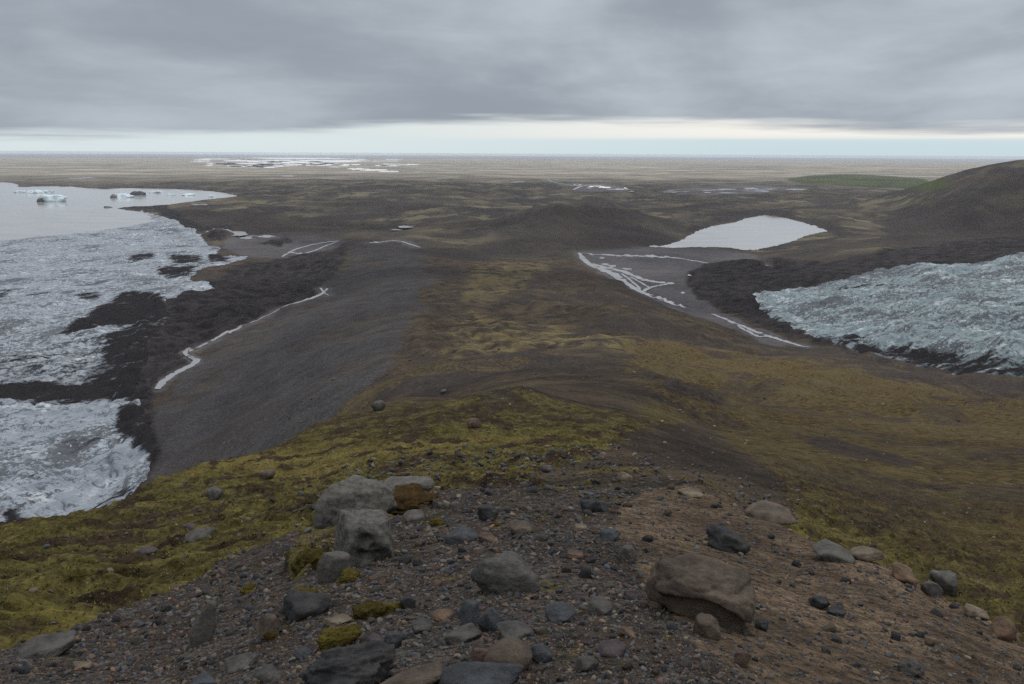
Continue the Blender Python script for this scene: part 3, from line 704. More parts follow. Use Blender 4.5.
# ------------------------------------------------------------------ glaciers
def glacier(name, poly, debris, mat, label, flow_dir, thick, crev, seed, reach):
    a0, a1 = max(poly[:, 0].min(), AZ0), min(poly[:, 0].max(), AZ1); l0, l1 = poly[:, 1].min(), poly[:, 1].max()
    na = int((a1 - a0) / 0.00105); nl = int((l1 - l0) / 0.0040)
    a, l = np.meshgrid(np.linspace(a0, a1, na), np.linspace(l0, l1, nl), indexing='ij')
    wob = 0.004
    aw = a + wob * fbm(a * 60, l * 60, 4, seed, 0.6); lw = l + 2 * wob * fbm(a * 60 + 5, l * 60, 4, seed + 3, 0.6)
    r = np.exp(l); d = sdist(poly, aw, lw) * r
    x = r * np.sin(a); y = r * np.cos(a)
    base = bil(ZT, a, l, AZ0, AZ1, LR0, LR1)
    fx, fy = flow_dir
    u = x * fx + y * fy; v = -x * fy + y * fx
    wx = 14 * fbm(x / 90, y / 90, 3, seed + 9)
    n1 = fbm((u + wx) / crev[0], (v - wx) / crev[1], 4, seed + 1, 0.62)
    n2 = fbm((u - wx) / (crev[0] * 1.9) + 7, (v + u * 0.5 + wx) / (crev[1] * 0.7), 4, seed + 2, 0.6)
    gate = sstep(-0.25, 0.25, fbm(x / 160, y / 160, 3, seed + 7))
    line = np.maximum(np.exp(-(n1 / 0.09) ** 2) * (0.35 + 0.65 * gate), np.exp(-(n2 / 0.07) ** 2) * (1 - 0.6 * gate))
    lump_ = fbm(x / 110, y / 110, 4, seed + 5, 0.6)
    rise = 0.3 * sstep(-3, 7, d) + 0.7 * sstep(0, reach, d)
    z = base - 1.5 + rise * (thick + crev[2] * (0.5 * n1 - 0.9 * line) + 2.4 * lump_)
    deb = np.zeros_like(a)
    for pts, amt, soft in debris:
        m = inside(world_poly(pts, 6), aw + 0.006 * fbm(a * 40, l * 25, 4, 77, 0.65), lw + 0.02 * fbm(a * 40 + 3, l * 25, 4, 78, 0.65)).astype(float) * amt
        deb = np.maximum(deb, blur(m, soft * 22))
    keep = d > -6
    crv = np.clip(line, 0, 1)
    idx = -np.ones(a.size, int); fk = keep.ravel(); idx[fk] = np.arange(fk.sum())
    f = grid_faces(na, nl)[:, ::-1]; f = f[(idx[f] >= 0).all(1)]
    me = mesh_from(name, np.stack([x.ravel()[fk], y.ravel()[fk], z.ravel()[fk]], 1), idx[f][:, ::-1], mat)
    at = me.attributes.new('debris', 'FLOAT', 'POINT'); at.data.foreach_set('value', deb.ravel()[fk].astype(np.float32))
    at = me.attributes.new('crevasse', 'FLOAT', 'POINT'); at.data.foreach_set('value', crv.ravel()[fk].astype(np.float32))
    at = me.attributes.new('flow', 'FLOAT_VECTOR', 'POINT')
    fv = np.stack([(u.ravel() + 1.5 * wx.ravel()) / 62.0, (v.ravel() + 0.5 * wx.ravel()) / 15.0, 0 * u.ravel()], 1)[fk].astype(np.float32)
    at.data.foreach_set('vector', fv.ravel())
    return tag(link(name, me), label, 'glacier')

DL = [([(-80, 400), (-80, 330), (0, 352), (60, 342), (110, 335), (150, 330), (150, 372), (100, 384), (0, 398)], 0.44, 8),
      ([(95, 352), (120, 330), (175, 318), (180, 350), (165, 400), (130, 404), (112, 385)], 0.9, 4),
      ([(62, 334), (80, 320), (102, 304), (130, 294), (168, 298), (178, 322), (150, 328), (110, 330), (80, 336)], 1.0, 3),
      ([(-60, 384), (0, 382), (60, 376), (110, 372), (150, 360), (160, 400), (125, 404), (60, 402), (-60, 402)], 0.98, 5),
      ([(60, 388), (84, 366), (130, 345), (172, 340), (160, 380)], 0.8, 5),
      ([(72, 374), (90, 360), (120, 352), (130, 372)], 0.42, 6),
      ([(114, 436), (118, 416), (122, 404), (170, 404), (170, 470), (150, 462), (132, 446)], 0.95, 3),
      ([(40, 444), (60, 438), (110, 440), (100, 450), (60, 450)], 0.4, 4),
      ([(126, 262), (140, 256), (158, 254), (155, 262), (135, 266)], 0.9, 2), ([(165, 262), (175, 256), (200, 255), (204, 262), (180, 264)], 0.9, 2),
      ([(155, 272), (180, 266), (200, 266), (190, 274), (165, 276)], 0.9, 2), ([(205, 262), (212, 254), (226, 256), (232, 262)], 0.9, 1),
      ([(20, 298), (30, 294), (52, 293), (50, 299), (26, 301)], 0.75, 2), ([(70, 302), (85, 296), (102, 296), (98, 304)], 0.8, 2), ([(-20, 300), (0, 292), (12, 288), (8, 298), (-10, 304)], 0.7, 2),
      ([(150, 472), (128, 500), (60, 530), (90, 500), (120, 486)], 0.6, 5), ([(0, 530), (10, 508), (40, 512), (42, 528), (10, 545)], 1.0, 2),  # second outline: the dark of a hole in the ice, painted in
      ([(24, 470), (44, 466), (52, 512), (30, 512)], 0.34, 5)]
glacier('glacier', PLG, DL, M_ICE_W, 'pale grey streaked glacier tongue that ends in the lake with icebergs', (0.45, 0.89), 12, (14, 60, 1.5), 101, 70)
DR = [([(800, 328), (830, 335), (880, 345), (960, 352), (1024, 372), (1024, 392), (960, 380), (880, 362), (820, 346)], 0.62, 3), ([(845, 352), (862, 338), (890, 344), (905, 336), (930, 344), (970, 345), (962, 362), (930, 366), (900, 362), (870, 357)], 0.86, 3),
      ([(835, 338), (850, 331), (870, 338), (862, 346), (842, 346)], 0.7, 3),
      ([(985, 386), (1000, 372), (1024, 364), (1080, 366), (1080, 396), (1020, 392)], 0.85, 3),
      ([(750, 303), (762, 300), (800, 326), (820, 342), (800, 334), (770, 318)], 0.5, 2),
      ([(815, 282), (860, 276), (910, 276), (905, 280), (850, 282)], 0.6, 2), ([(940, 284), (960, 282), (955, 287)], 0.6, 2)]
glacier('glacier', PRG, DR, M_ICE_B, 'bluish crevassed glacier tongue below the dark moraine ridge, with a dirty broken front', (0.95, 0.31), 9, (20, 60, 4.2), 151, 60)

# ------------------------------------------------------------------ lakes, rivers, pools, sea
def water(name, poly, z, mat):
    bm = bmesh.new()
    vs = [bm.verts.new((math.exp(l) * math.sin(a), math.exp(l) * math.cos(a), z)) for a, l in poly]
    f = bm.faces.new(vs)
    if f.normal.z < 0: f.normal_flip()
    bmesh.ops.triangulate(bm, faces=[f])
    bmesh.ops.recalc_face_normals(bm, faces=bm.faces)
    if sum(f.normal.z for f in bm.faces) < 0: bmesh.ops.reverse_faces(bm, faces=bm.faces)
    me = bpy.data.meshes.new(name); bm.to_mesh(me); bm.free(); me.materials.append(mat)
    return tag(link(name, me), kind='structure')
def grow(poly, m):
    c = poly.mean(0); return poly + (poly - c) / np.linalg.norm(poly - c, axis=1)[:, None] * m
def swell(poly, k_):
    c = poly.mean(0); return c + (poly - c) * (1 + k_)
water('lake', swell(PLL, 0.06), LAKE_Z, M_LAKE)
water('lake', swell(PRL, 0.12), LAKE_Z, M_LAKE)

def river(pts, seed=0, lift=0.3,  mat=M_RIVER, name='river'):
    """pts: (px, py, width px) along the channel, laid on the ground"""
    p = np.array(pts, float); seg = np.hypot(np.diff(p[:, 0]), np.diff(p[:, 1])); s = np.concatenate([[0], np.cumsum(seg)])
    n = max(8, int(s[-1] / 1.2)); t = np.linspace(0, s[-1], n)
    px = np.interp(t, s, p[:, 0]); py = np.interp(t, s, p[:, 1]); w = np.interp(t, s, p[:, 2])
    px = px + 1.3 * perlin(t / 7.0, t * 0 + 0.37 + seed, 3) ; py = py + 0.8 * perlin(t / 6.0, t * 0 + 0.71 + seed, 4)
    a, l = cast(ZB, px, py); r = np.exp(l); x = r * np.sin(a); y = r * np.cos(a)
    k3 = np.array([1, 2, 3, 2, 1]) / 9.0
    for _ in range(2):
        x[2:-2] = np.convolve(x, k3, 'valid'); y[2:-2] = np.convolve(y, k3, 'valid')
    dx = np.gradient(x); dy = np.gradient(y); L = np.hypot(dx, dy) + 1e-9
    nx, ny = -dy / L, dx / L
    # a width seen edge-on has to be wider on the ground
    rx, ry = x / np.hypot(x, y), y / np.hypot(x, y)
    along = np.abs(nx * rx + ny * ry); sl = np.clip((EYE - height(x, y)) / np.hypot(x, y), 0.05, 1)
    w = w * 1.5
    wm = w * np.hypot(x, y) / F / np.sqrt((1 - along ** 2) + (along * sl) ** 2)
    wm = np.minimum(wm, w * np.hypot(x, y) / F * 6)
    jit = 1 + 0.9 * perlin(t / 3.3, t * 0 + seed + 0.13, 9); jit2 = 1 + 0.9 * perlin(t / 3.3, t * 0 + seed + 0.63, 10)
    wl = wm * 0.5 * jit; wr = wm * 0.5 * jit2
    NX = 5
    V = []
    for k_ in range(NX):
        u = k_ / (NX - 1); off = -wl * (1 - u) + wr * u
        X = x + nx * off; Y = y + ny * off
        V.append(np.stack([X, Y, height(X, Y)], 1))
    V = np.array(V)                                      # NX, n, 3
    V[:, :, 2] = V[:, :, 2].max(0)[None] + lift
    f = grid_faces(NX, n)
    me = mesh_from(name, V.reshape(-1, 3), f, mat)
    if me.polygons[0].normal.z < 0: me.flip_normals()
    return tag(link(name, me), kind='structure')
for i, p in enumerate(RV): river(p, i * 3.1)
def pool(px, py, w, h, name='pool', mat=M_RIVER, seed=0, lift=0.5):
    """a pool with an uneven shore; w, h half extents as seen"""
    a, l = cast(ZT, [px], [py]); r = math.exp(l[0]); zc = float(bil(ZT, a, l, AZ0, AZ1, LR0, LR1)[0])
    _, tt = ray(px, py); n = 40; th = np.linspace(0, 2 * np.pi, n, endpoint=False)
    k_ = 1 + 0.55 * perlin(np.cos(th) * 1.7 + seed, np.sin(th) * 1.7 + seed * 2.3, 7) + 0.35 * perlin(np.cos(th) * 5 + seed, np.sin(th) * 5, 8)
    da = w / F * np.cos(th) * k_; dl = h / F / max(float(tt), 0.01) * np.sin(th) * k_
    aa = a[0] + da; ll = np.log(np.maximum(r * (1 + dl), r * 0.4))
    zs = bil(ZT, aa, ll, AZ0, AZ1, LR0, LR1)
    return water(name, np.stack([aa, ll], 1), float(np.median(zs)) * 0.6 + 0.4 * zc + lift, mat)
for i, (x, y, w, h) in enumerate([(237, 234, 9, 2.2), (247, 238, 7, 1.2), (266, 236.5, 8, 1.2), (408, 227, 9, 1.3), (398, 229.5, 7, 0.9), (517, 182, 8, 0.8), (197, 205, 8, 0.9), (82, 178, 12, 0.6),
                               (605, 264.5, 4, 1), (612, 266, 4, 1), (627, 269, 4, 0.8), (690, 275, 2.2, 1), (683, 293, 2, 1), (602, 258, 3, 0.8), (288, 176, 6, 0.8), (655, 247, 6, 1.2), (418, 172, 3, 0.7)]):
    pool(x, y, w, h, seed=i * 1.7)
# braided water far out on the plain, its glint painted as near-white base colour
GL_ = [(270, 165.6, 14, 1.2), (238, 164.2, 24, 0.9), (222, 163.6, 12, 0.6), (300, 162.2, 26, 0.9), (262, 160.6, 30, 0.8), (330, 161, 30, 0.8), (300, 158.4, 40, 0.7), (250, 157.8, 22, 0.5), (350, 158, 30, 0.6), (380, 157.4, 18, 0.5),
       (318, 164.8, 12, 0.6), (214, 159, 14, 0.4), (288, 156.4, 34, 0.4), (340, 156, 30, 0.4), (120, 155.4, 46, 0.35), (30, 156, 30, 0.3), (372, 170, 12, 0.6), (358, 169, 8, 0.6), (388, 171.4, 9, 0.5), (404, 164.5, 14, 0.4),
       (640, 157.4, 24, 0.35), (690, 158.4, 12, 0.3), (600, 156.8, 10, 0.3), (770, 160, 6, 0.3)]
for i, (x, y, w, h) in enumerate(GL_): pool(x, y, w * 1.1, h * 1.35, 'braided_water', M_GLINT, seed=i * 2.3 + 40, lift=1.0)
M_BRAID = water_material('blue_grey_river_water', (0.16, 0.18, 0.22), 0.5)  # bluish grey water of the far river flats
_r = random.Random(5)
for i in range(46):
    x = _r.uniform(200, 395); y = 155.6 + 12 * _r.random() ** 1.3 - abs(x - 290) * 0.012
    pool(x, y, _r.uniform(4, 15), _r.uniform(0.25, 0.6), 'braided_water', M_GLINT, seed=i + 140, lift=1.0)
for i in range(16):
    t_ = _r.random(); pool(576 + 56 * t_, 185.5 + 4.5 * t_ + _r.uniform(-1.6, 1.6), _r.uniform(2, 6), _r.uniform(0.3, 0.6), 'braided_channel', M_GLINT if i % 2 else M_RIVER, seed=i + 200, lift=0.6)
for i in range(20): pool(_r.uniform(668, 800), _r.uniform(187.5, 193.5), _r.uniform(3, 10), _r.uniform(0.25, 0.5), 'braided_channel', M_BRAID if i % 3 else M_RIVER, seed=i + 230, lift=0.6)
for i, p in enumerate(RV_FAR): river(p, 60 + i, 1.2)
# sea beyond the coast
na = 120; th = np.linspace(-math.pi, math.pi, na); rr = np.array([36000.0, 50000, 70000, 95000])
T_, R_ = np.meshgrid(th, rr, indexing='ij')
me = mesh_from('sea', np.stack([R_ * np.sin(T_), R_ * np.cos(T_), 0 * R_ - 0.8], -1).reshape(-1, 3), grid_faces(na, 4), M_SEA)
if me.polygons[0].normal.z < 0: me.flip_normals()
tag(link('sea', me), kind='structure')

# ------------------------------------------------------------------ rocks
def ico(sub):
    bm = bmesh.new(); bmesh.ops.create_icosphere(bm, subdivisions=sub, radius=1)
    v = np.array([p.co[:] for p in bm.verts]); f = np.array([[q.index for q in t.verts] for t in bm.faces]); bm.free()
    return v / np.linalg.norm(v, axis=1)[:, None], f
ICO = {s: ico(s) for s in (1, 2, 3, 4, 5)}
def rock_shape(rng, sub, planes=13, sharp=18.0, rounding=0.0, lumps=0.08, freq=1.6):
    """a broken block: the unit ball cut by random planes, edges worn, surface roughened; returned in a unit box"""
    d, f = ICO[sub]
    n = rng.normal(size=(planes, 3)); n /= np.linalg.norm(n, axis=1)[:, None]
    n = np.concatenate([n, [[0, 0, 1], [0, 0, -1]]]); h = rng.uniform(0.70, 1.0, len(n))
    if rounding < 0.3 and sub > 2:
        c_ = rng.normal(size=(14, 3)); c_ /= np.linalg.norm(c_, axis=1)[:, None]
        n = np.concatenate([n, c_]); h = np.concatenate([h, rng.uniform(0.98, 1.18, 14)]); sharp = sharp * 2.2
    q = np.maximum(d @ n.T / h, 1e-3)
    r = ((q ** sharp).sum(1)) ** (-1.0 / sharp)
    r = r * (1 - rounding) + rounding * 0.9
    v = d * r[:, None]
    if lumps > 0:
        off = Vector(rng.uniform(-50, 50, 3))
        nz = np.array([mnoise.fractal(Vector(p) * freq + off, 0.9, 2.1, 4 if sub > 2 else 2) for p in v])
        v = v * (1 + lumps * nz)[:, None]
        if sub > 3 and rounding < 0.3:
            n3_ = np.array([abs(mnoise.noise(Vector(p) * freq * 3.1 + off)) + 0.5 * abs(mnoise.noise(Vector(p) * freq * 7.3 + off)) for p in v])
            v = v * (1 - 0.10 * np.maximum(0, 0.22 - n3_))[:, None]
            v = v * (1 + 0.05 * (n3_ - 0.3))[:, None]
    lo, hi = v.min(0), v.max(0)
    return (v - (lo + hi) / 2) / (hi - lo) * 2, f

def rock_mesh(name, v, f, mat=None): return mesh_from(name, v, f, mat or M_ROCK)

def seat(px, base, w, h, dep=None, sink=0.18, tall=None):
    """real size and place for a stone whose outline is w x h with its foot at (px, base)"""
    x, y, z = (float(q[0]) for q in ground_at([px], [base]))
    s = depth_of(x, y, z) / F
    dirx, diry = x / math.hypot(x, y), y / math.hypot(x, y)
    W = w * s
    pit = math.atan2(EYE - z, math.hypot(x, y))
    D = dep * s if dep else min(0.95 * W, 0.9 * h * s / max(math.sin(pit), 0.3))
    T = tall * s if tall else np.clip((h * s - D * math.sin(pit) * 0.55) / math.cos(pit), 0.3 * W, 1.5 * W)
    cx, cy = x + dirx * D * 0.42, y + diry * D * 0.42
    zg = float(height(np.array([cx]), np.array([cy]))[0])
    zz = min(z, zg) * 0.5 + max(z, zg) * 0.5
    return (cx, cy, zz + T * (0.5 - sink)), (W / 2 * 1.04, D / 2, T / 2 * (1 + sink)), math.atan2(-dirx, diry)

DARK = (0.030, 0.030, 0.032); GREY = (0.064, 0.061, 0.059); BLUE = (0.046, 0.050, 0.058); LIGHT = (0.074, 0.070, 0.065); BROWN = (0.075, 0.058, 0.045)
RED = (0.088, 0.058, 0.047); ORANGE = (0.120, 0.078, 0.053); TAN = (0.130, 0.105, 0.078); PURPLE = (0.058, 0.046, 0.050)
HEROES = []
def hero(name, px, base, w, h, colr, label, cat='rock', lichen=0.0, rot=0.0, tilt=(0, 0), sub=4, seed=None, group=None, mat=None, shape=None, scale=1.0, **kw):
    sk = {k_: kw.pop(k_) for k_ in ('dep', 'sink', 'tall') if k_ in kw}
    rng = np.random.default_rng(seed if seed is not None else int(px * 7 + base))
    v, f = shape if shape is not None else rock_shape(rng, sub, **kw)
    loc, sc, rz = seat(px, base, w, h, **sk)
    o = link(name, rock_mesh(name, v * np.array(sc)[None] , f, mat))
    o.location = loc; o.rotation_euler = (tilt[0], tilt[1], rz + rot)
    o.color = (*colr, lichen)
    tag(o, label, cat, group)
    HEROES.append((px, base - h / 2, label, w)); return o

# outcrop with the lichen boulder
hero('rock_slab', 357, 521, 82, 40, LIGHT, 'large pale lichened slab of rock behind the pitted boulder', 'rock', 0.8, tilt=(0.1, 0.12), planes=10, sharp=22, seed=41, sub=5, dep=58, lumps=0.12, sink=0.3, tall=38)
def pitted_shape():
    d, f = ICO[5]
    n = np.array([(1, -.1, .1), (-1, -.25, .2), (0, -1, .1), (0, 1, 0), (.1, -.1, 1), (0, 0, -1), (.9, -.7, .5), (-.8, -.7, .6), (-.9, -.4, -.7), (.6, -.8, -.6)], float); n /= np.linalg.norm(n, axis=1)[:, None]
    q = np.maximum(d @ n.T / np.array([1, .95, .9, .9, .95, 1, 1.08, 1.02, 1.1, 1.1]), 1e-3)
    v = d * ((q ** 14).sum(1) ** (-1 / 14.0))[:, None]
    nz = np.array([mnoise.fractal(Vector(p) * 2.4 + Vector((1, 5, 2)), 0.85, 2.1, 6) for p in v])
    v = v * (1 + 0.085 * nz)[:, None]
    for c, rad, dp in (((.10, -1, .38), .24, .42), ((-.15, -1, -.35), .26, .40), ((.5, -.9, -.5), .34, .45), ((.35, -.9, .0), .16, .25)):
        r2 = ((v - np.array(c) * .9) ** 2).sum(1); v = v + np.array([0, 1, 0.15])[None] * (dp * np.exp(-r2 / rad ** 2))[:, None]
    return v / np.abs(v).max(0)[None], f
hero('boulder', 366, 564, 62, 58, GREY, 'upright grey boulder with pale lichen crust and a dark hollow in its face', 'boulder', 1.0, shape=pitted_shape(), dep=46, tall=50, sink=0.12)
hero('rock', 335, 580, 34, 44, LIGHT, 'pale pillar-like rock leaning under the corner of the lichened boulder', 'rock', 0.5, planes=10, sharp=16, seed=21, tall=30, dep=20, tilt=(0, 0.15))
hero('rock_slab', 406, 492, 56, 13, LIGHT, 'low flat pale slab on the crest above the brown moss mound', 'rock', 0.6, planes=9, sharp=18, seed=4, tall=10, dep=34)
hero('rock', 414, 521, 21, 12, LIGHT, 'rounded pale stone in front of the brown moss mound', 'rock', 0.2, rounding=0.5, planes=20, sharp=8)
hero('boulder', 505, 593, 70, 44, GREY, 'smooth dark grey boulder, the widest in the gravel, with a rounded top', 'boulder', 0.12, planes=12, sharp=9, rounding=0.25, seed=8, sub=5, lumps=0.09, dep=48)
hero('rock', 491, 632, 27, 30, BLUE, 'blue grey block of basalt with a dark lower face below the smooth boulder', 'rock', 0, planes=11, sharp=16, seed=31)
hero('rock', 469, 627, 23, 28, BLUE, 'bluish angular rock leaning against the blue grey basalt block', 'rock', 0, planes=9, sharp=18, seed=32)
hero('boulder', 508, 674, 48, 38, BROWN, 'egg-shaped brown boulder with a smooth speckled face', 'boulder', 0.1, rounding=0.6, planes=20, sharp=8, seed=33, lumps=0.05, sub=5)
hero('rock_slab', 482, 694, 84, 22, BLUE, 'broad bluish slab cut by the bottom edge below the egg-shaped boulder', 'rock', 0, planes=9, sharp=16, seed=34, dep=50)
hero('rock_slab', 414, 690, 78, 26, BROWN, 'long flat brown slab with a straight pale edge', 'rock', 0.1, planes=8, sharp=24, seed=35, tall=12, dep=34, rot=0.25)
hero('rock', 350, 694, 98, 50, DARK, 'dark crumbling hump of rock under the strip of yellow moss', 'rock', 0.15, planes=18, sharp=8, seed=36, sub=5, lumps=0.25, freq=2.6, dep=60)
CAPPED = hero('rock', 306, 619, 50, 34, DARK, 'dark rock half covered by a cap of yellow green moss', 'rock', 0.1, planes=14, sharp=12, seed=37, lumps=0.14)
hero('rock', 443, 621, 21, 13, ORANGE, 'orange rounded stone beside the dark soil left of the basalt blocks', 'rock', 0, rounding=0.55, planes=20, sharp=8)
hero('rock', 422, 634, 20, 15, GREY, 'grey fist-like stone just below the orange stone', 'rock', 0, rounding=0.3)
hero('rock', 393, 649, 18, 20, BLUE, 'bluish wedge of rock standing upright beside the moss strip', 'rock', 0, planes=8, sharp=20)
hero('rock', 376, 647, 18, 14, PURPLE, 'purple brown lump touching the bluish upright wedge', 'rock')
hero('rock', 540, 663, 24, 22, BLUE, 'five-sided blue grey stone next to the egg-shaped boulder', 'rock', 0, planes=8, sharp=18)
hero('rock', 610, 657, 32, 18, PURPLE, 'low purple grey boulder in the grit toward the sandy slope', 'boulder', 0, rounding=0.3)
hero('rock', 587, 673, 23, 18, GREY, 'grey rounded block below the purple grey boulder', 'rock', 0, rounding=0.2)
hero('rock', 600, 615, 24, 17, LIGHT, 'pale angular chip with a bent top edge lying on dark grit', 'rock', 0, planes=7, sharp=24)
hero('rock', 560, 623, 31, 20, BLUE, 'dark bluish low rock between the smooth boulder and the pale chip', 'rock')
hero('rock', 515, 641, 38, 20, GREY, 'dull grey low rock squeezed above the egg-shaped boulder', 'rock', 0, planes=12, sharp=10)
hero('rock', 463, 643, 36, 20, GREY, 'flattish grey brown stone below the leaning bluish rock', 'rock', 0.15)
hero('rock', 481, 664, 20, 20, RED, 'reddish brown stone touching the egg-shaped boulder', 'rock', 0, rounding=0.35)
hero('rock', 488, 521, 21, 19, DARK, 'dark grey block on the rim of the gravel crest, above the flat stones', 'rock', 0.1)
hero('rock', 522, 535, 28, 16, BROWN, 'flat grey brown stone tilted down the crest gravel', 'rock', 0.1, planes=9, sharp=18, tilt=(0, 0.25), tall=9)
hero('rock', 588, 513, 17, 15, DARK, 'blackish stone paired with a light one on the crest', 'rock')
hero('rock', 601, 512, 12, 13, BLUE, 'light bluish stone paired with the blackish one on the crest', 'rock')
hero('rock', 610, 541, 21, 14, BLUE, 'blue grey stone where dark gravel meets the sand', 'rock', 0, planes=9)
hero('rock', 463, 543, 36, 15, BLUE, 'wide slate blue slab low in the crest gravel', 'rock', 0.1, planes=9, sharp=16, tall=12)
hero('rock', 580, 532, 14, 9, TAN, 'flat tan chip in the middle of the crest gravel', 'rock', 0, planes=8, sharp=20)
hero('rock', 488, 543, 19, 12, RED, 'rusty brown stone beside the slate blue slab', 'rock')
hero('rock', 627, 561, 20, 20, LIGHT, 'pale grey slab lying on the edge of the sand above the brown boulder', 'rock', 0, planes=8, sharp=20)
# the brown boulder on the sandy slope
def block(rng, nrm, hs, sub=5, sharp=16, jitter=0.0):
    d, f = ICO[sub]
    n = np.array(nrm, float); n /= np.linalg.norm(n, axis=1)[:, None]
    q = np.maximum(d @ n.T / np.array(hs), 1e-3)
    v = d * ((q ** sharp).sum(1) ** (-1.0 / sharp))[:, None]
    return v, f
def overhang_shape():
    v, f = block(None, [(1, 0, .15), (-1, -.1, 0), (0, -1, .15), (0, 1, 0), (.12, -.25, 1), (0, 0, -1), (-1, -.8, .9), (.9, -.8, .7), (-.7, -.5, -.9), (1, .4, -.8), (-.8, .8, .7)],
                 [1, 1, .9, .9, .72, .8, 1.1, 1.12, 1.1, 1.1, 1.1])
    x, y, z = v.T.copy()
    nz = np.array([mnoise.fractal(Vector(p) * 1.9 + Vector((4, 9, 2)), 0.9, 2.1, 6) for p in v])
    zc = z - 0.10 - 0.16 * np.sin(3 * x + 1) - 0.12 * nz                  # the ledge below which the block is undercut
    under = sstep(0.02, -0.16, zc) * sstep(0.25, -0.35, y)                 # on its near face
    k_ = 1 - 0.34 * under
    y2 = y * k_ + 0.10 * under; x2 = x * (1 - 0.12 * under)
    crack = np.exp(-((z - 0.52 - 0.14 * x - 0.05 * np.sin(9 * x)) / 0.035) ** 2) * sstep(-0.5, 0.0, x)
    cr2 = np.array([abs(mnoise.noise(Vector(p) * 2.7 + Vector((3, 1, 8)))) for p in v]); n5 = np.array([mnoise.fractal(Vector(p) * 7 + Vector((3, 1, 8)), 0.8, 2.1, 4) for p in v])
    s_ = 1 + 0.08 * nz + 0.03 * n5 - 0.12 * crack - 0.07 * np.exp(-(cr2 / 0.035) ** 2)
    z2 = np.where(z > 0, z * (1 + 0.15 * x), z * (1 - 0.25 * x))
    return np.stack([x2 * s_, y2 * s_, z2 * s_], 1), f
hero('boulder', 700, 622, 98, 74, BROWN, 'largest boulder, brown and cracked, overhanging on the sandy slope', 'boulder', 0.05, shape=overhang_shape(), tilt=(0.0, 0.26), dep=62, tall=56, sink=0.10)
hero('rock', 727, 552, 46, 30, DARK, 'rough dark rock on the sand behind the large brown boulder', 'rock', 0.05, planes=16, sharp=10, lumps=0.2, freq=2.4, tilt=(0, 0.3))
hero('rock', 706, 638, 27, 25, BROWN, 'brown wedge under the overhang of the large brown boulder', 'rock', 0, planes=9)
hero('rock', 659, 609, 24, 19, TAN, 'tan angular stone against the foot of the large brown boulder', 'rock', 0, planes=9)
hero('rock', 631, 600, 15, 12, PURPLE, 'small purple stone on dark grit near the large brown boulder', 'rock')
hero('rock', 819, 609, 21, 15, DARK, 'black stone, larger of a touching pair on the open sand', 'rock', 0, lumps=0.2)
hero('rock', 836, 616, 18, 10, DARK, 'black stone, smaller of a touching pair on the open sand', 'rock', 0, lumps=0.2)
hero('rock', 761, 630, 13, 11, DARK, 'lone dark stone on sand downhill of the large brown boulder', 'rock')
hero('rock', 742, 667, 16, 20, RED, 'brick red stone at the lower edge of the sand', 'rock', 0, rounding=0.3)
hero('rock', 628, 638, 18, 11, ORANGE, 'orange brown stone on the grit above the purple grey boulder', 'rock', 0, rounding=0.3)
hero('rock_slab', 833, 562, 40, 22, LIGHT, 'light grey bedrock slab on the rim of the sandy slope', 'rock', 0.3, planes=9, sharp=16, tall=12)
hero('rock', 866, 562, 32, 18, TAN, 'pinkish tan slab next to the light grey bedrock on the rim', 'rock', 0, planes=9, sharp=14, tall=10)
hero('rock', 903, 583, 29, 24, ORANGE, 'orange slab leaning along the rim of the sandy slope', 'rock', 0, planes=8, sharp=18, tall=12, tilt=(0, 0.5))
hero('rock', 931, 596, 20, 17, GREY, 'grey stone wedged between the orange slab and the big grey rim rock', 'rock')
hero('boulder', 942, 592, 26, 22, LIGHT, 'pale grey blocky boulder standing up from the rim of the sandy slope', 'boulder', 0.2, planes=8, sharp=20)
hero('rock', 976, 618, 22, 13, TAN, 'low tan stone on the rim below the pale blocky boulder', 'rock')
hero('rock', 1002, 640, 22, 24, ORANGE, 'rounded orange boulder at the end of the rim', 'boulder', 0, rounding=0.4, tilt=(0, 0.4))
hero('rock', 910, 676, 25, 20, GREY, 'crumbly grey rock low on the sandy slope by itself', 'rock', 0, lumps=0.25, freq=2.5)
hero('rock_slab', 770, 522, 50, 22, BROWN, 'brown bedrock slab breaking through the rim above the dark rough rock', 'rock', 0.1, planes=9, sharp=14, tall=11)
hero('rock', 690, 497, 26, 9, TAN, 'flat tan slab at the top of the sandy patch', 'rock', 0, tall=5)
# stones in the moss
hero('boulder', 379, 411, 14, 12, GREY, 'grey erratic boulder on the edge of the mossy ridge crest above the scree', 'boulder', 0.2, sub=3)
hero('boulder', 474, 428, 14, 11, RED, 'reddish erratic boulder on the moss, darkest side down', 'boulder', 0, sub=3, rounding=0.3)
hero('boulder', 625, 481, 15, 11, TAN, 'pale pinkish boulder on brown heath above the sandy patch', 'boulder', 0.1, sub=3)
hero('rock', 602, 460, 8, 9, TAN, 'small upright tan stone in the moss of the middle slope', 'rock', 0, sub=3)
hero('rock', 547, 473, 13, 9, PURPLE, 'dark purple stone in the bright moss below the crest', 'rock', 0, sub=3)
hero('rock', 443, 394, 7, 5, LIGHT, 'tiny pale stone at the very top of the mossy ridge crest', 'rock', 0, sub=3)
hero('rock_slab', 200, 539, 30, 14, GREY, 'long grey slab lying in the moss on the left slope', 'rock', 0.4, planes=9, sharp=18, tall=10, tilt=(0, -0.25))
hero('rock', 191, 529, 14, 8, PURPLE, 'small pinkish grey rock touching the long slab in the moss', 'rock', 0, sub=3)
hero('rock', 147, 555, 20, 12, PURPLE, 'purple brown stone sunk in the moss', 'rock', 0, sub=3)
hero('rock', 215, 500, 17, 15, GREY, 'grey stone near the skyline of the left moss slope', 'rock', 0.2, sub=3)
hero('rock', 268, 480, 15, 11, BROWN, 'brownish stone in tussocks behind the outcrop', 'rock', 0.2, sub=3)
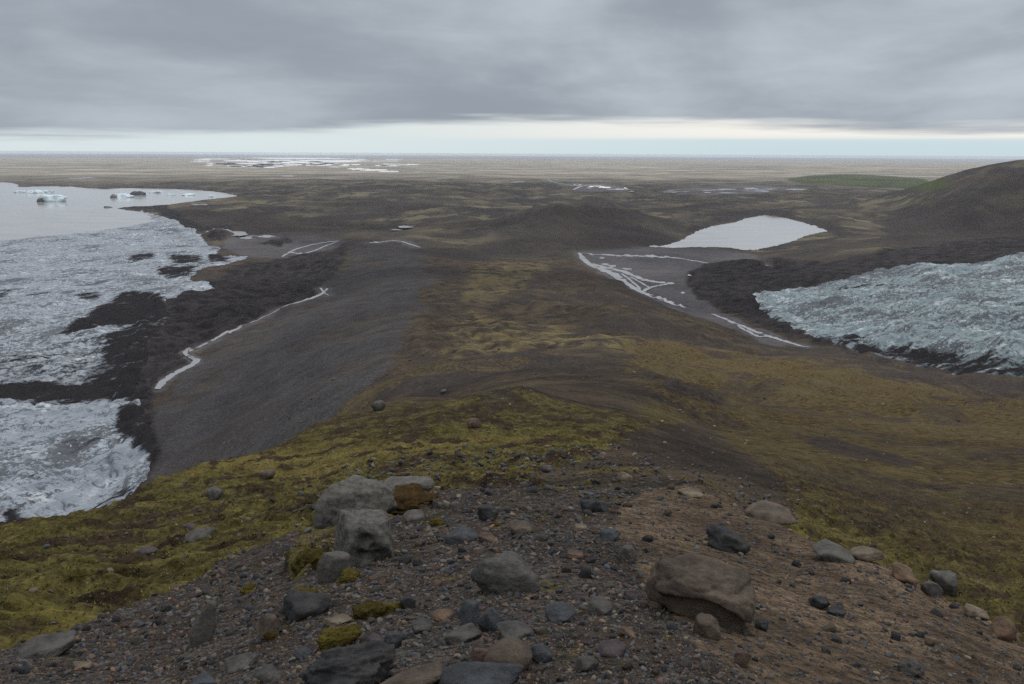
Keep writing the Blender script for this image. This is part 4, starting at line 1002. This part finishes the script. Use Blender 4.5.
hero('rock_slab', 42, 658, 66, 34, GREY, 'dark bedrock step at the lower corner, fringed by moss', 'rock', 0.3, planes=12, sharp=14, tall=20, sub=5, sink=0.5, dep=44, tilt=(0.12, -0.25))
hero('rock_slab', 205, 643, 24, 52, LIGHT, 'tall pale slab standing on end in the dark gravel', 'rock', 0.2, planes=8, sharp=22, tall=46, dep=14, tilt=(-0.2, 0.22), sink=0.1)
hero('rock', 84, 670, 17, 10, TAN, 'pale stone in the gravel beside the bedrock step', 'rock')
hero('rock_slab', 242, 670, 34, 17, GREY, 'flat grey slab with a mossy corner in the left gravel', 'rock', 0.3, planes=8, sharp=18, tall=10)
hero('rock', 204, 688, 24, 16, BLUE, 'bluish rock cut by the bottom edge below the standing slab', 'rock')
hero('rock', 271, 638, 22, 26, BROWN, 'brown mossy rock beside the moss-capped dark rock', 'rock', 0.1)
hero('rock_slab', 338, 625, 28, 11, TAN, 'flat pale slab between the moss-capped rock and the long moss cushion', 'rock', 0, tall=6, planes=8, sharp=18)
hero('rock', 305, 659, 20, 13, BLUE, 'small bluish stone left of the dark crumbling hump', 'rock')
hero('rock', 269, 682, 26, 18, GREY, 'plain grey stone below the small bluish stone', 'rock')
hero('rock', 408, 609, 16, 16, DARK, 'dark jagged stone at the top of the yellow moss cushion', 'rock')
hero('rock', 575, 559, 16, 9, RED, 'pinkish red stone among dark gravel above the bluish low rock', 'rock')

# moss cushions in the gravel
def moss_shape(seed, sub=5):
    v, f = rock_shape(np.random.default_rng(seed), sub, planes=24, sharp=5, rounding=0.4, lumps=0.34, freq=1.7)
    off = Vector((seed, 3, 9))
    nz = np.array([mnoise.fractal(Vector(p) * 9 + off, 0.7, 2.0, 3) for p in v])
    return v * (1 + 0.09 * nz)[:, None], f
YEL = (0.092, 0.076, 0.020); OLV = (0.070, 0.058, 0.018); BRM = (0.060, 0.040, 0.017)
def cushion(px, base, w, h, colr, label, seed, **kw):
    kw.setdefault('sink', 0.38)
    return hero('moss_cushion', px, base, w, h, colr, label, 'moss', 0, mat=M_MOSS, shape=moss_shape(seed), **kw)
cushion(405, 514, 80, 22, BRM, 'broad mound of brown and olive moss beside the pale slab', 1, dep=70, sink=0.5, tall=20)
cushion(348, 583, 25, 18, YEL, 'rounded yellow moss cushion at the foot of the lichened boulder', 2)
cap = cushion(303, 603, 34, 20, YEL, '', 3, sink=0.2, dep=30)
cap.name = 'moss_cap'; HEROES.pop(); del cap['category']
if 'label' in cap: del cap['label']
bpy.context.view_layer.update(); mw = cap.matrix_world.copy(); cap.parent = CAPPED; cap.matrix_parent_inverse = CAPPED.matrix_world.inverted()
cushion(370, 619, 34, 23, OLV, 'bulging olive moss cushion in the middle of the gravel', 4)
cushion(340, 648, 44, 26, YEL, 'long strip of yellow moss running down to the crumbling hump', 5, rot=0.5, dep=26)
cushion(249, 593, 18, 10, YEL, 'low yellow moss cushion by itself in the left gravel', 6)
cushion(312, 568, 40, 36, OLV, 'olive moss bank draping from the slab down beside the pillar-like rock', 7, dep=44, sink=0.55, tall=20)
cushion(437, 526, 17, 11, YEL, 'bright moss tuft below the brown moss mound', 8)
cushion(495, 527, 10, 7, YEL, 'tiny bright moss tuft beside the dark block on the crest', 9)
cushion(390, 612, 30, 9, YEL, 'thin yellow moss fringe under the dark jagged stone', 10)
cushion(205, 632, 20, 14, BRM, 'brown moss clump at the foot of the standing pale slab', 11)
cushion(272, 640, 16, 12, BRM, 'reddish brown moss patch against the brown mossy rock', 12)

# smaller stones: the largest ones each on their own, the rest as gravel
VARI = []
for i in range(26):
    rng = np.random.default_rng(500 + i)
    v, f = rock_shape(rng, 3, planes=int(rng.integers(8, 16)), sharp=float(rng.uniform(14, 34)), rounding=float(rng.uniform(0, 0.18)), lumps=0.08)
    VARI.append(rock_mesh('stone', v, f))
PAL = [('dark grey', DARK, 30), ('grey', GREY, 26), ('bluish', BLUE, 14), ('brown', BROWN, 12), ('reddish', RED, 7), ('orange', ORANGE, 4), ('tan', TAN, 6), ('pale grey', LIGHT, 5), ('purple', PURPLE, 9)]
PW = np.array([p[2] for p in PAL], float); PW /= PW.sum()
def gravel_density(px, py):
    a, l = cast(ZT, px, py)
    g = bil(Z['gravel'], a, l, AZ0, AZ1, LR0, LR1); s = bil(Z['sand'], a, l, AZ0, AZ1, LR0, LR1); m = bil(Z['moss'], a, l, AZ0, AZ1, LR0, LR1)
    return g, s, m, np.exp(l)
NS = 300 - len([h for h in HEROES if True])
rng = np.random.default_rng(77)
cand = np.stack([rng.uniform(5, 1020, 6000), rng.uniform(482, 683, 6000)], 1)
g_, s__, m_, r_ = gravel_density(cand[:, 0], cand[:, 1])
prob = g_ * (1 - 0.80 * s__) + 0.0 * m_
prob *= 0.45 + 0.9 * (cand[:, 0] > 380) * (cand[:, 0] < 680)
ok = rng.uniform(size=len(cand)) < prob
cand = cand[ok]
boxes = [(h[0], h[1], h[3]) for h in HEROES]
taken = []
STONES = []
for px, py in cand:
    if len(STONES) >= 222: break
    w = 6.0 + 13 * rng.beta(1.0, 3.2)
    if any(abs(px - b[0]) < (b[2] + w) * 0.46 and abs(py - b[1]) < (b[2] * 0.7 + w) * 0.42 for b in boxes): continue
    if any(math.hypot(px - q[0], (py - q[1]) * 1.2) < (q[2] + w) * 0.42 for q in taken): continue
    taken.append((px, py, w)); STONES.append((px, py, w))
ANCH = [h for h in HEROES if h[3] >= 20]
SHORT = {}
for k_, h in enumerate(HEROES):
    t = h[2]
    for cut in (' with ', ' behind ', ' in front', ' below ', ' beside ', ' lying ', ' cut ', ' under ', ' against ', ' on the', ' on sand', ' on open', ' near ', ' between ', ' leaning ', ' standing ', ' next ', ' touching ', ' just ', ' at the', ' toward', ' where', ' low in', ' above ', ' half ', ' by itself', ' in the', ' running', ' draping', ' breaking', ' wedged', ' squeezed', ' paired', ',', ' tilted', ' fringed', ' left of', ' and ', ' along '):
        t = t.split(cut)[0]
    SHORT[k_] = t
used_short = {}
for k_ in SHORT: used_short.setdefault(SHORT[k_], []).append(k_)
ANCHI = [k_ for k_ in SHORT if len(used_short[SHORT[k_]]) == 1 and HEROES[k_][3] >= 16]
# a label for every small stone: colour, size, side and the named rock it lies by, nearest first
records = []
for (px, py, w) in STONES:
    ci = int(rng.choice(len(PAL), p=PW))
    aa = float(cast(ZT, [px], [py])[0][0])
    if bil(Z['sand'], *[np.array(q) for q in cast(ZT, [px], [py])], AZ0, AZ1, LR0, LR1)[0] > 0.5 and rng.uniform() < 0.5: ci = int(rng.choice([3, 6, 1, 0]))
    k_ = min(ANCHI, key=lambda q: math.hypot(HEROES[q][0] - px, 1.3 * (HEROES[q][1] - py)))
    dx, dy = px - HEROES[k_][0], (py - HEROES[k_][1]) * 1.3
    rel = ('right of' if dx > 0 else 'left of') if abs(dx) > abs(dy) else ('in front of' if dy > 0 else 'uphill behind' if py > 560 else 'behind')
    rel = rel.replace('uphill behind', 'behind')
    records.append([px, py, w, ci, k_, rel, math.hypot(dx, dy)])
buckets = {}
for rec in records: buckets.setdefault((rec[3], rec[4], rec[5]), []).append(rec)
for key, lst in buckets.items():
    lst.sort(key=lambda q: q[6])
    words = [''] if len(lst) == 1 else ['nearer ', 'farther '] if len(lst) == 2 else ['nearest ', 'middle ', 'farthest '] if len(lst) == 3 else ['nearest ', 'second nearest ', 'third nearest '] + ['outlying '] * (len(lst) - 3)
    for wd, rec in zip(words, lst):
        rec.append('%s%s stone %s the %s' % (wd, PAL[key[0]][0], key[2], SHORT[key[1]]))
GRP = 'stones strewn over the gravel slope'
for rec in records:
    px, py, w, ci, k_, rel, dd, label = rec
    x, y, z = (float(q[0]) for q in ground_at([px], [py]))
    s = depth_of(x, y, z) / F
    o = link('stone', VARI[int(rng.integers(len(VARI)))])
    flatn = rng.uniform(0.5, 0.95)
    S = w * s / 2
    o.scale = (S, S * rng.uniform(0.65, 1.0), S * flatn)
    o.location = (x, y, z + S * flatn * 0.35)
    o.rotation_euler = (rng.normal() * 0.25, rng.normal() * 0.25, rng.uniform(0, 6.28))
    jit = rng.uniform(0.75, 1.3); o.color = (*[c * jit for c in PAL[ci][1]], 0.0)
    tag(o, label, 'stone', GRP)

def scatter(name, n, smin, smax, power, sub, seed, region, dens, tint=1.0):
    rng = np.random.default_rng(seed)
    px = rng.uniform(region[0], region[2], n); py = rng.uniform(region[1], region[3], n)
    g_, s__, m_, r_ = gravel_density(px, py)
    keep = (rng.uniform(size=n) < dens(g_, s__, m_, r_)) & (r_ > 1.6) & (r_ < 400)
    px, py = px[keep], py[keep]
    x, y, z = ground_at(px, py); sc = depth_of(x, y, z) / F
    m = len(px)
    size = (smin + (smax - smin) * rng.uniform(size=m) ** power) * sc / 2
    d, f = ICO[sub]
    nv = len(d)
    shapes = []
    for i in range(24):
        v, _ = rock_shape(np.random.default_rng(900 + i + seed), sub, planes=10, sharp=14, lumps=0.0); shapes.append(v)
    shapes = np.array(shapes)
    sh = shapes[rng.integers(24, size=m)]
    sh = sh * np.stack([np.ones(m), rng.uniform(0.6, 1, m), rng.uniform(0.4, 0.85, m)], 1)[:, None]
    th = rng.uniform(0, 6.28, m); c, s = np.cos(th), np.sin(th); tl = rng.normal(size=m) * 0.3
    X = sh[..., 0] * c[:, None] - sh[..., 1] * s[:, None]; Y = sh[..., 0] * s[:, None] + sh[..., 1] * c[:, None]
    Zz = sh[..., 2] + X * np.sin(tl)[:, None]
    V = np.stack([x[:, None] + X * size[:, None], y[:, None] + Y * size[:, None], z[:, None] + Zz * size[:, None] + 0.15 * size[:, None]], -1)
    Fc = (f[None] + (np.arange(m) * nv)[:, None, None]).reshape(-1, 3)
    me = mesh_from(name, V.reshape(-1, 3), Fc, M_PEB, smooth=False)
    ci = rng.choice(len(PAL), p=PW, size=m); cols = np.array([p[1] for p in PAL])[ci] * rng.uniform(0.6, 1.3, m)[:, None] * tint
    color_attr(me, 'stone', np.repeat(cols, nv, 0))
    return tag(link(name, me), kind='stuff')
scatter('gravel', 24000, 1.6, 8, 2.7, 2, 5, (-60, 480, 1090, 720), lambda g, s, m, r: g * (1 - 0.68 * s) + 0.03 * m * (r < 40))
scatter('pebbles', 60000, 1.0, 2.6, 2.0, 1, 6, (-60, 480, 1090, 720), lambda g, s, m, r: g * (1 - 0.45 * s))
scatter('scattered_stones', 14000, 0.8, 4.2, 4.5, 1, 7, (100, 250, 1024, 560), lambda g, s, m, r: 0.22 * (r > 18) * (r < 900), 1.5)
scatter('rubble', 9000, 1.2, 7, 3.0, 2, 8, (300, 440, 800, 520), lambda g, s, m, r: 0.30 * (r > 9) * (r < 40) * (g < 0.5), 1.0)

# short tufts standing in the moss
def tufts(n, seed):
    rng = np.random.default_rng(seed)
    px = rng.uniform(-60, 1084, n); py = rng.uniform(395, 690, n)
    g_, s__, m_, r_ = gravel_density(px, py)
    keep = (rng.uniform(size=n) < np.clip(m_ * 0.9 - 0.05, 0, 1) + 0.035 * g_ * (1 - s__)) & (r_ > 2) & (r_ < 70)
    px, py, r_ = px[keep], py[keep], r_[keep]
    x, y, z = ground_at(px, py); m = len(px); K = 6
    h = (rng.uniform(0.012, 0.034, (m, K)) * np.clip(r_ / 9, 0.6, 2.0)[:, None]); wd_ = h * 0.30
    th = rng.uniform(0, 6.28, (m, K)); ln = rng.uniform(0.2, 1.0, (m, K)) * h; sp_ = rng.uniform(0, 0.6, (m, K)) * h
    bx = x[:, None] + sp_ * np.cos(th * 3.1); by = y[:, None] + sp_ * np.sin(th * 3.1); bz = z[:, None] - 0.006 + 0 * h
    dx, dy = np.cos(th), np.sin(th)
    A_ = np.stack([bx - dy * wd_, by + dx * wd_, bz], -1); B2 = np.stack([bx + dy * wd_, by - dx * wd_, bz], -1)
    C_ = np.stack([bx + dx * ln, by + dy * ln, bz + h], -1)
    V = np.stack([A_, B2, C_], 2).reshape(-1, 3)
    me = mesh_from('moss_tufts', V, np.arange(len(V)).reshape(-1, 3), M_PEB, smooth=False)
    pal = np.array([(0.150, 0.130, 0.034), (0.115, 0.098, 0.030), (0.085, 0.065, 0.030), (0.190, 0.160, 0.070)])
    cols = pal[rng.choice(4, p=[0.4, 0.3, 0.2, 0.1], size=m)] * rng.uniform(0.7, 1.25, m)[:, None]
    color_attr(me, 'stone', np.repeat(cols, 3 * K, 0))
    tag(link('moss_tufts', me), kind='stuff')
tufts(9000, 19)

# ------------------------------------------------------------------ icebergs
M_BERG, g = material('iceberg_ice')
pos = g.new('ShaderNodeNewGeometry').outputs['Position']
v_ = g.noise(pos, 0.05, 7, 0.65)
g.put(g.bsdf().inputs['Base Color'], g.mix(g.step(v_, 0.35, 0.65), (0.34, 0.47, 0.53), (0.70, 0.76, 0.78)))
M_BDIRT, g = material('iceberg_debris')
g.put(g.bsdf().inputs['Base Color'], g.mix(g.noise(g.new('ShaderNodeNewGeometry').outputs['Position'], 0.08, 6, 0.6), (0.02, 0.022, 0.026), (0.06, 0.062, 0.07)))
def berg(px, py, w, h, label, seed, mat=None, dirty=None, rot=0.1):
    az, t = ray(px, py); r = (EYE - LAKE_Z) / float(t); s = r / F
    v, f = rock_shape(np.random.default_rng(seed), 4, planes=9, sharp=18, lumps=0.2, freq=1.8)
    me = mesh_from('iceberg', v * np.array([w * s / 2, w * s * 0.33, h * s * 0.68]), f, mat or M_BERG)
    o = link('iceberg', me); o.location = (r * math.sin(az), r * math.cos(az), LAKE_Z + h * s * 0.04); o.rotation_euler[2] = rot
    tag(o, label, 'iceberg', 'icebergs in the lagoon')
    if dirty:
        dx, dw, dh = dirty
        v, f = rock_shape(np.random.default_rng(seed + 9), 3, planes=9, sharp=14, lumps=0.2)
        c = link('debris_face', mesh_from('debris_face', v * np.array([dw * s / 2, w * s * 0.33, dh * s * 0.66]), f, M_BDIRT), o)
        c.location = (dx * s, -w * s * 0.12, 0)
berg(54, 201.5, 24, 8.5, 'largest iceberg, pale blue with a black debris-covered end, on the open lake', 1, dirty=(-8.5, 8, 5))
berg(35, 193, 16, 4, 'pale blue low iceberg behind the largest one', 2); berg(47, 192.5, 12, 3, 'thin whitish iceberg floating at the end of the pale blue low one', 3)
berg(20, 192.5, 9, 2.6, 'small white iceberg nearest to the dark spit at the frame edge', 4)
berg(124, 197.5, 18, 5, 'white iceberg with a dark dirty tip near the far shore', 5, dirty=(-7.5, 6, 4.6))
berg(138, 195, 14, 5, 'black debris-laden iceberg beside the white one', 6, mat=M_BDIRT); berg(156, 193, 12, 3, 'small pale iceberg beyond the black one', 7)
berg(171, 195.5, 9, 2.2, 'small flat ice floe halfway to the end of the lake', 8); berg(189, 195.5, 13, 2.6, 'wide white ice floe toward the narrow end of the lake', 9)
berg(212, 197, 7, 2.8, 'last little iceberg in the narrow end of the lake', 10); berg(108, 207.5, 8, 1.6, 'dark low iceberg off the tip of the moraine spit', 11, mat=M_BDIRT)

# ------------------------------------------------------------------ haze
bm = bmesh.new(); bmesh.ops.create_cube(bm, size=1.0)
me = bpy.data.meshes.new('haze'); bm.to_mesh(me); bm.free()
hz = link('haze', me); top, bot = EYE + 2.0, -40.0
hz.scale = (200000, 200000, top - bot); hz.location = (0, 0, (top + bot) / 2)
tag(hz, kind='stuff')
M_HAZE, g = material('haze')
g.n.remove(g.n['Principled BSDF'])
pv = g.new('ShaderNodeVolumePrincipled'); pv.inputs['Color'].default_value = (0.88, 0.92, 1.0, 1); pv.inputs['Density'].default_value = 1.7e-5; pv.inputs['Anisotropy'].default_value = 0.0
g.l.new(pv.outputs[0], g.n['Material Output'].inputs['Volume']); me.materials.append(M_HAZE)

# ------------------------------------------------------------------ sky, light, camera
SUN_EL, SUN_AZ = math.radians(48), math.radians(28)          # clockwise from +Y
wd = bpy.data.worlds.new('World'); SC.world = wd
g = N(wd); bgn = g.n['Background']
sky = g.new('ShaderNodeTexSky', sky_type='NISHITA'); sky.sun_disc = False; sky.sun_elevation = SUN_EL; sky.sun_rotation = SUN_AZ
dirv = g.new('ShaderNodeTexCoord').outputs['Generated']
sx = g.new('ShaderNodeSeparateXYZ'); g.put(sx.inputs[0], dirv)
azw = g.math('ARCTAN2', sx.outputs[0], sx.outputs[1]); elw = g.math('POWER', g.math('MAXIMUM', sx.outputs[2], 0.0), 0.8)
cb = g.new('ShaderNodeCombineXYZ'); g.put(cb.inputs[0], azw); g.put(cb.inputs[1], g.math('MULTIPLY', elw, 2.0))
deckv = cb.outputs[0]
n1 = g.noise(g.mapping(deckv, scale=(1.0, 1.0, 1), loc=(2.2, 1.4, 0), rot=(0, 0, 0.10)), 2.6, 7, 0.52, 0.35)
n2 = g.noise(g.mapping(deckv, scale=(0.6, 1.5, 1), loc=(7.0, 3.0, 0), rot=(0, 0, -0.04)), 2.4, 5, 0.5)
n3 = g.noise(g.mapping(deckv, scale=(0.7, 1.3, 1), loc=(1.0, 9.0, 0)), 9.0, 6, 0.6, 0.5)
v = g.math('ADD', g.math('ADD', g.math('MULTIPLY', n1, 0.68), g.math('MULTIPLY', n2, 0.22)), g.math('MULTIPLY', n3, 0.14))
deck = g.mix(g.step(v, 0.40, 0.68), (0.305, 0.347, 0.397), (0.505, 0.56, 0.617))
# brightness of the overcast towards the zenith
deck = g.mix(g.step(sx.outputs[2], 0.25, 0.8), deck, (1.30, 1.33, 1.36))
# open band under the deck
az_ = g.math('ARCTAN2', sx.outputs[0], sx.outputs[1])
elev = g.math('ARCSINE', sx.outputs[2])
nb = g.noise(g.mapping(dirv, scale=(3.0, 3.0, 60)), 1.2, 6, 0.55)
nb2 = g.noise(g.mapping(dirv, scale=(1.2, 1.2, 160)), 1.0, 4, 0.5)
band = g.mix(g.step(az_, -0.25, 0.30), (0.70, 0.79, 0.82), (0.90, 0.89, 0.86))
low = g.mix(g.step(az_, -0.35, 0.45), (0.72, 0.82, 0.86), (0.54, 0.71, 0.79))
e1 = g.math('ADD', elev, g.math('MULTIPLY', g.math('SUBTRACT', nb2, 0.5), 0.012))
band = g.mix(g.step(e1, 0.013, 0.024), low, band)
band = g.mix(0.12, band, g.mix(1.0, sky.outputs[0], (0.1, 0.1, 0.1), 'MULTIPLY'))
naz = g.math('MULTIPLY', az_, -1.0)
edge = g.math('SUBTRACT', 0.0365, g.math('MULTIPLY', g.step(naz, 0.06, 0.50), 0.023))
edge = g.math('SUBTRACT', edge, g.math('MULTIPLY', g.step(az_, 0.05, 0.55), 0.009))
ev = g.math('ADD', elev, g.math('MULTIPLY', g.math('SUBTRACT', nb, 0.5), 0.034))
dm = g.step(g.math('SUBTRACT', ev, edge), -0.006, 0.008)
col = g.mix(dm, band, deck)
col = g.mix(g.step(sx.outputs[2], -0.01, -0.04), col, (0.05, 0.05, 0.05))
g.put(bgn.inputs[0], col); bgn.inputs[1].default_value = 1.0

sl = bpy.data.lights.new('sun', 'SUN'); sl.energy = 1.1; sl.angle = math.radians(25); sl.color = (1.0, 0.96, 0.90)
so = bpy.data.objects.new('sun', sl); COL.objects.link(so)
sd = Vector((math.cos(SUN_EL) * math.sin(SUN_AZ), math.cos(SUN_EL) * math.cos(SUN_AZ), math.sin(SUN_EL)))
so.rotation_euler = sd.to_track_quat('Z', 'Y').to_euler(); so.location = (0, 0, EYE + 500)

cam = bpy.data.cameras.new('camera'); co = bpy.data.objects.new('camera', cam); COL.objects.link(co)
cam.sensor_fit = 'HORIZONTAL'; cam.sensor_width = 36; cam.lens = 36 * F / W_; cam.clip_start = 0.05; cam.clip_end = 300000
mt = Matrix((( RT[0], UP[0], -FWD[0], 0), (RT[1], UP[1], -FWD[1], 0), (RT[2], UP[2], -FWD[2], EYE), (0, 0, 0, 1)))
co.matrix_world = mt
SC.camera = co
SC.view_settings.view_transform = 'Standard'; SC.view_settings.look = 'None'; SC.view_settings.exposure = 0; SC.view_settings.gamma = 1
SC.cycles.use_denoising = False
SC.cycles.volume_bounces = 1; SC.cycles.max_bounces = 6
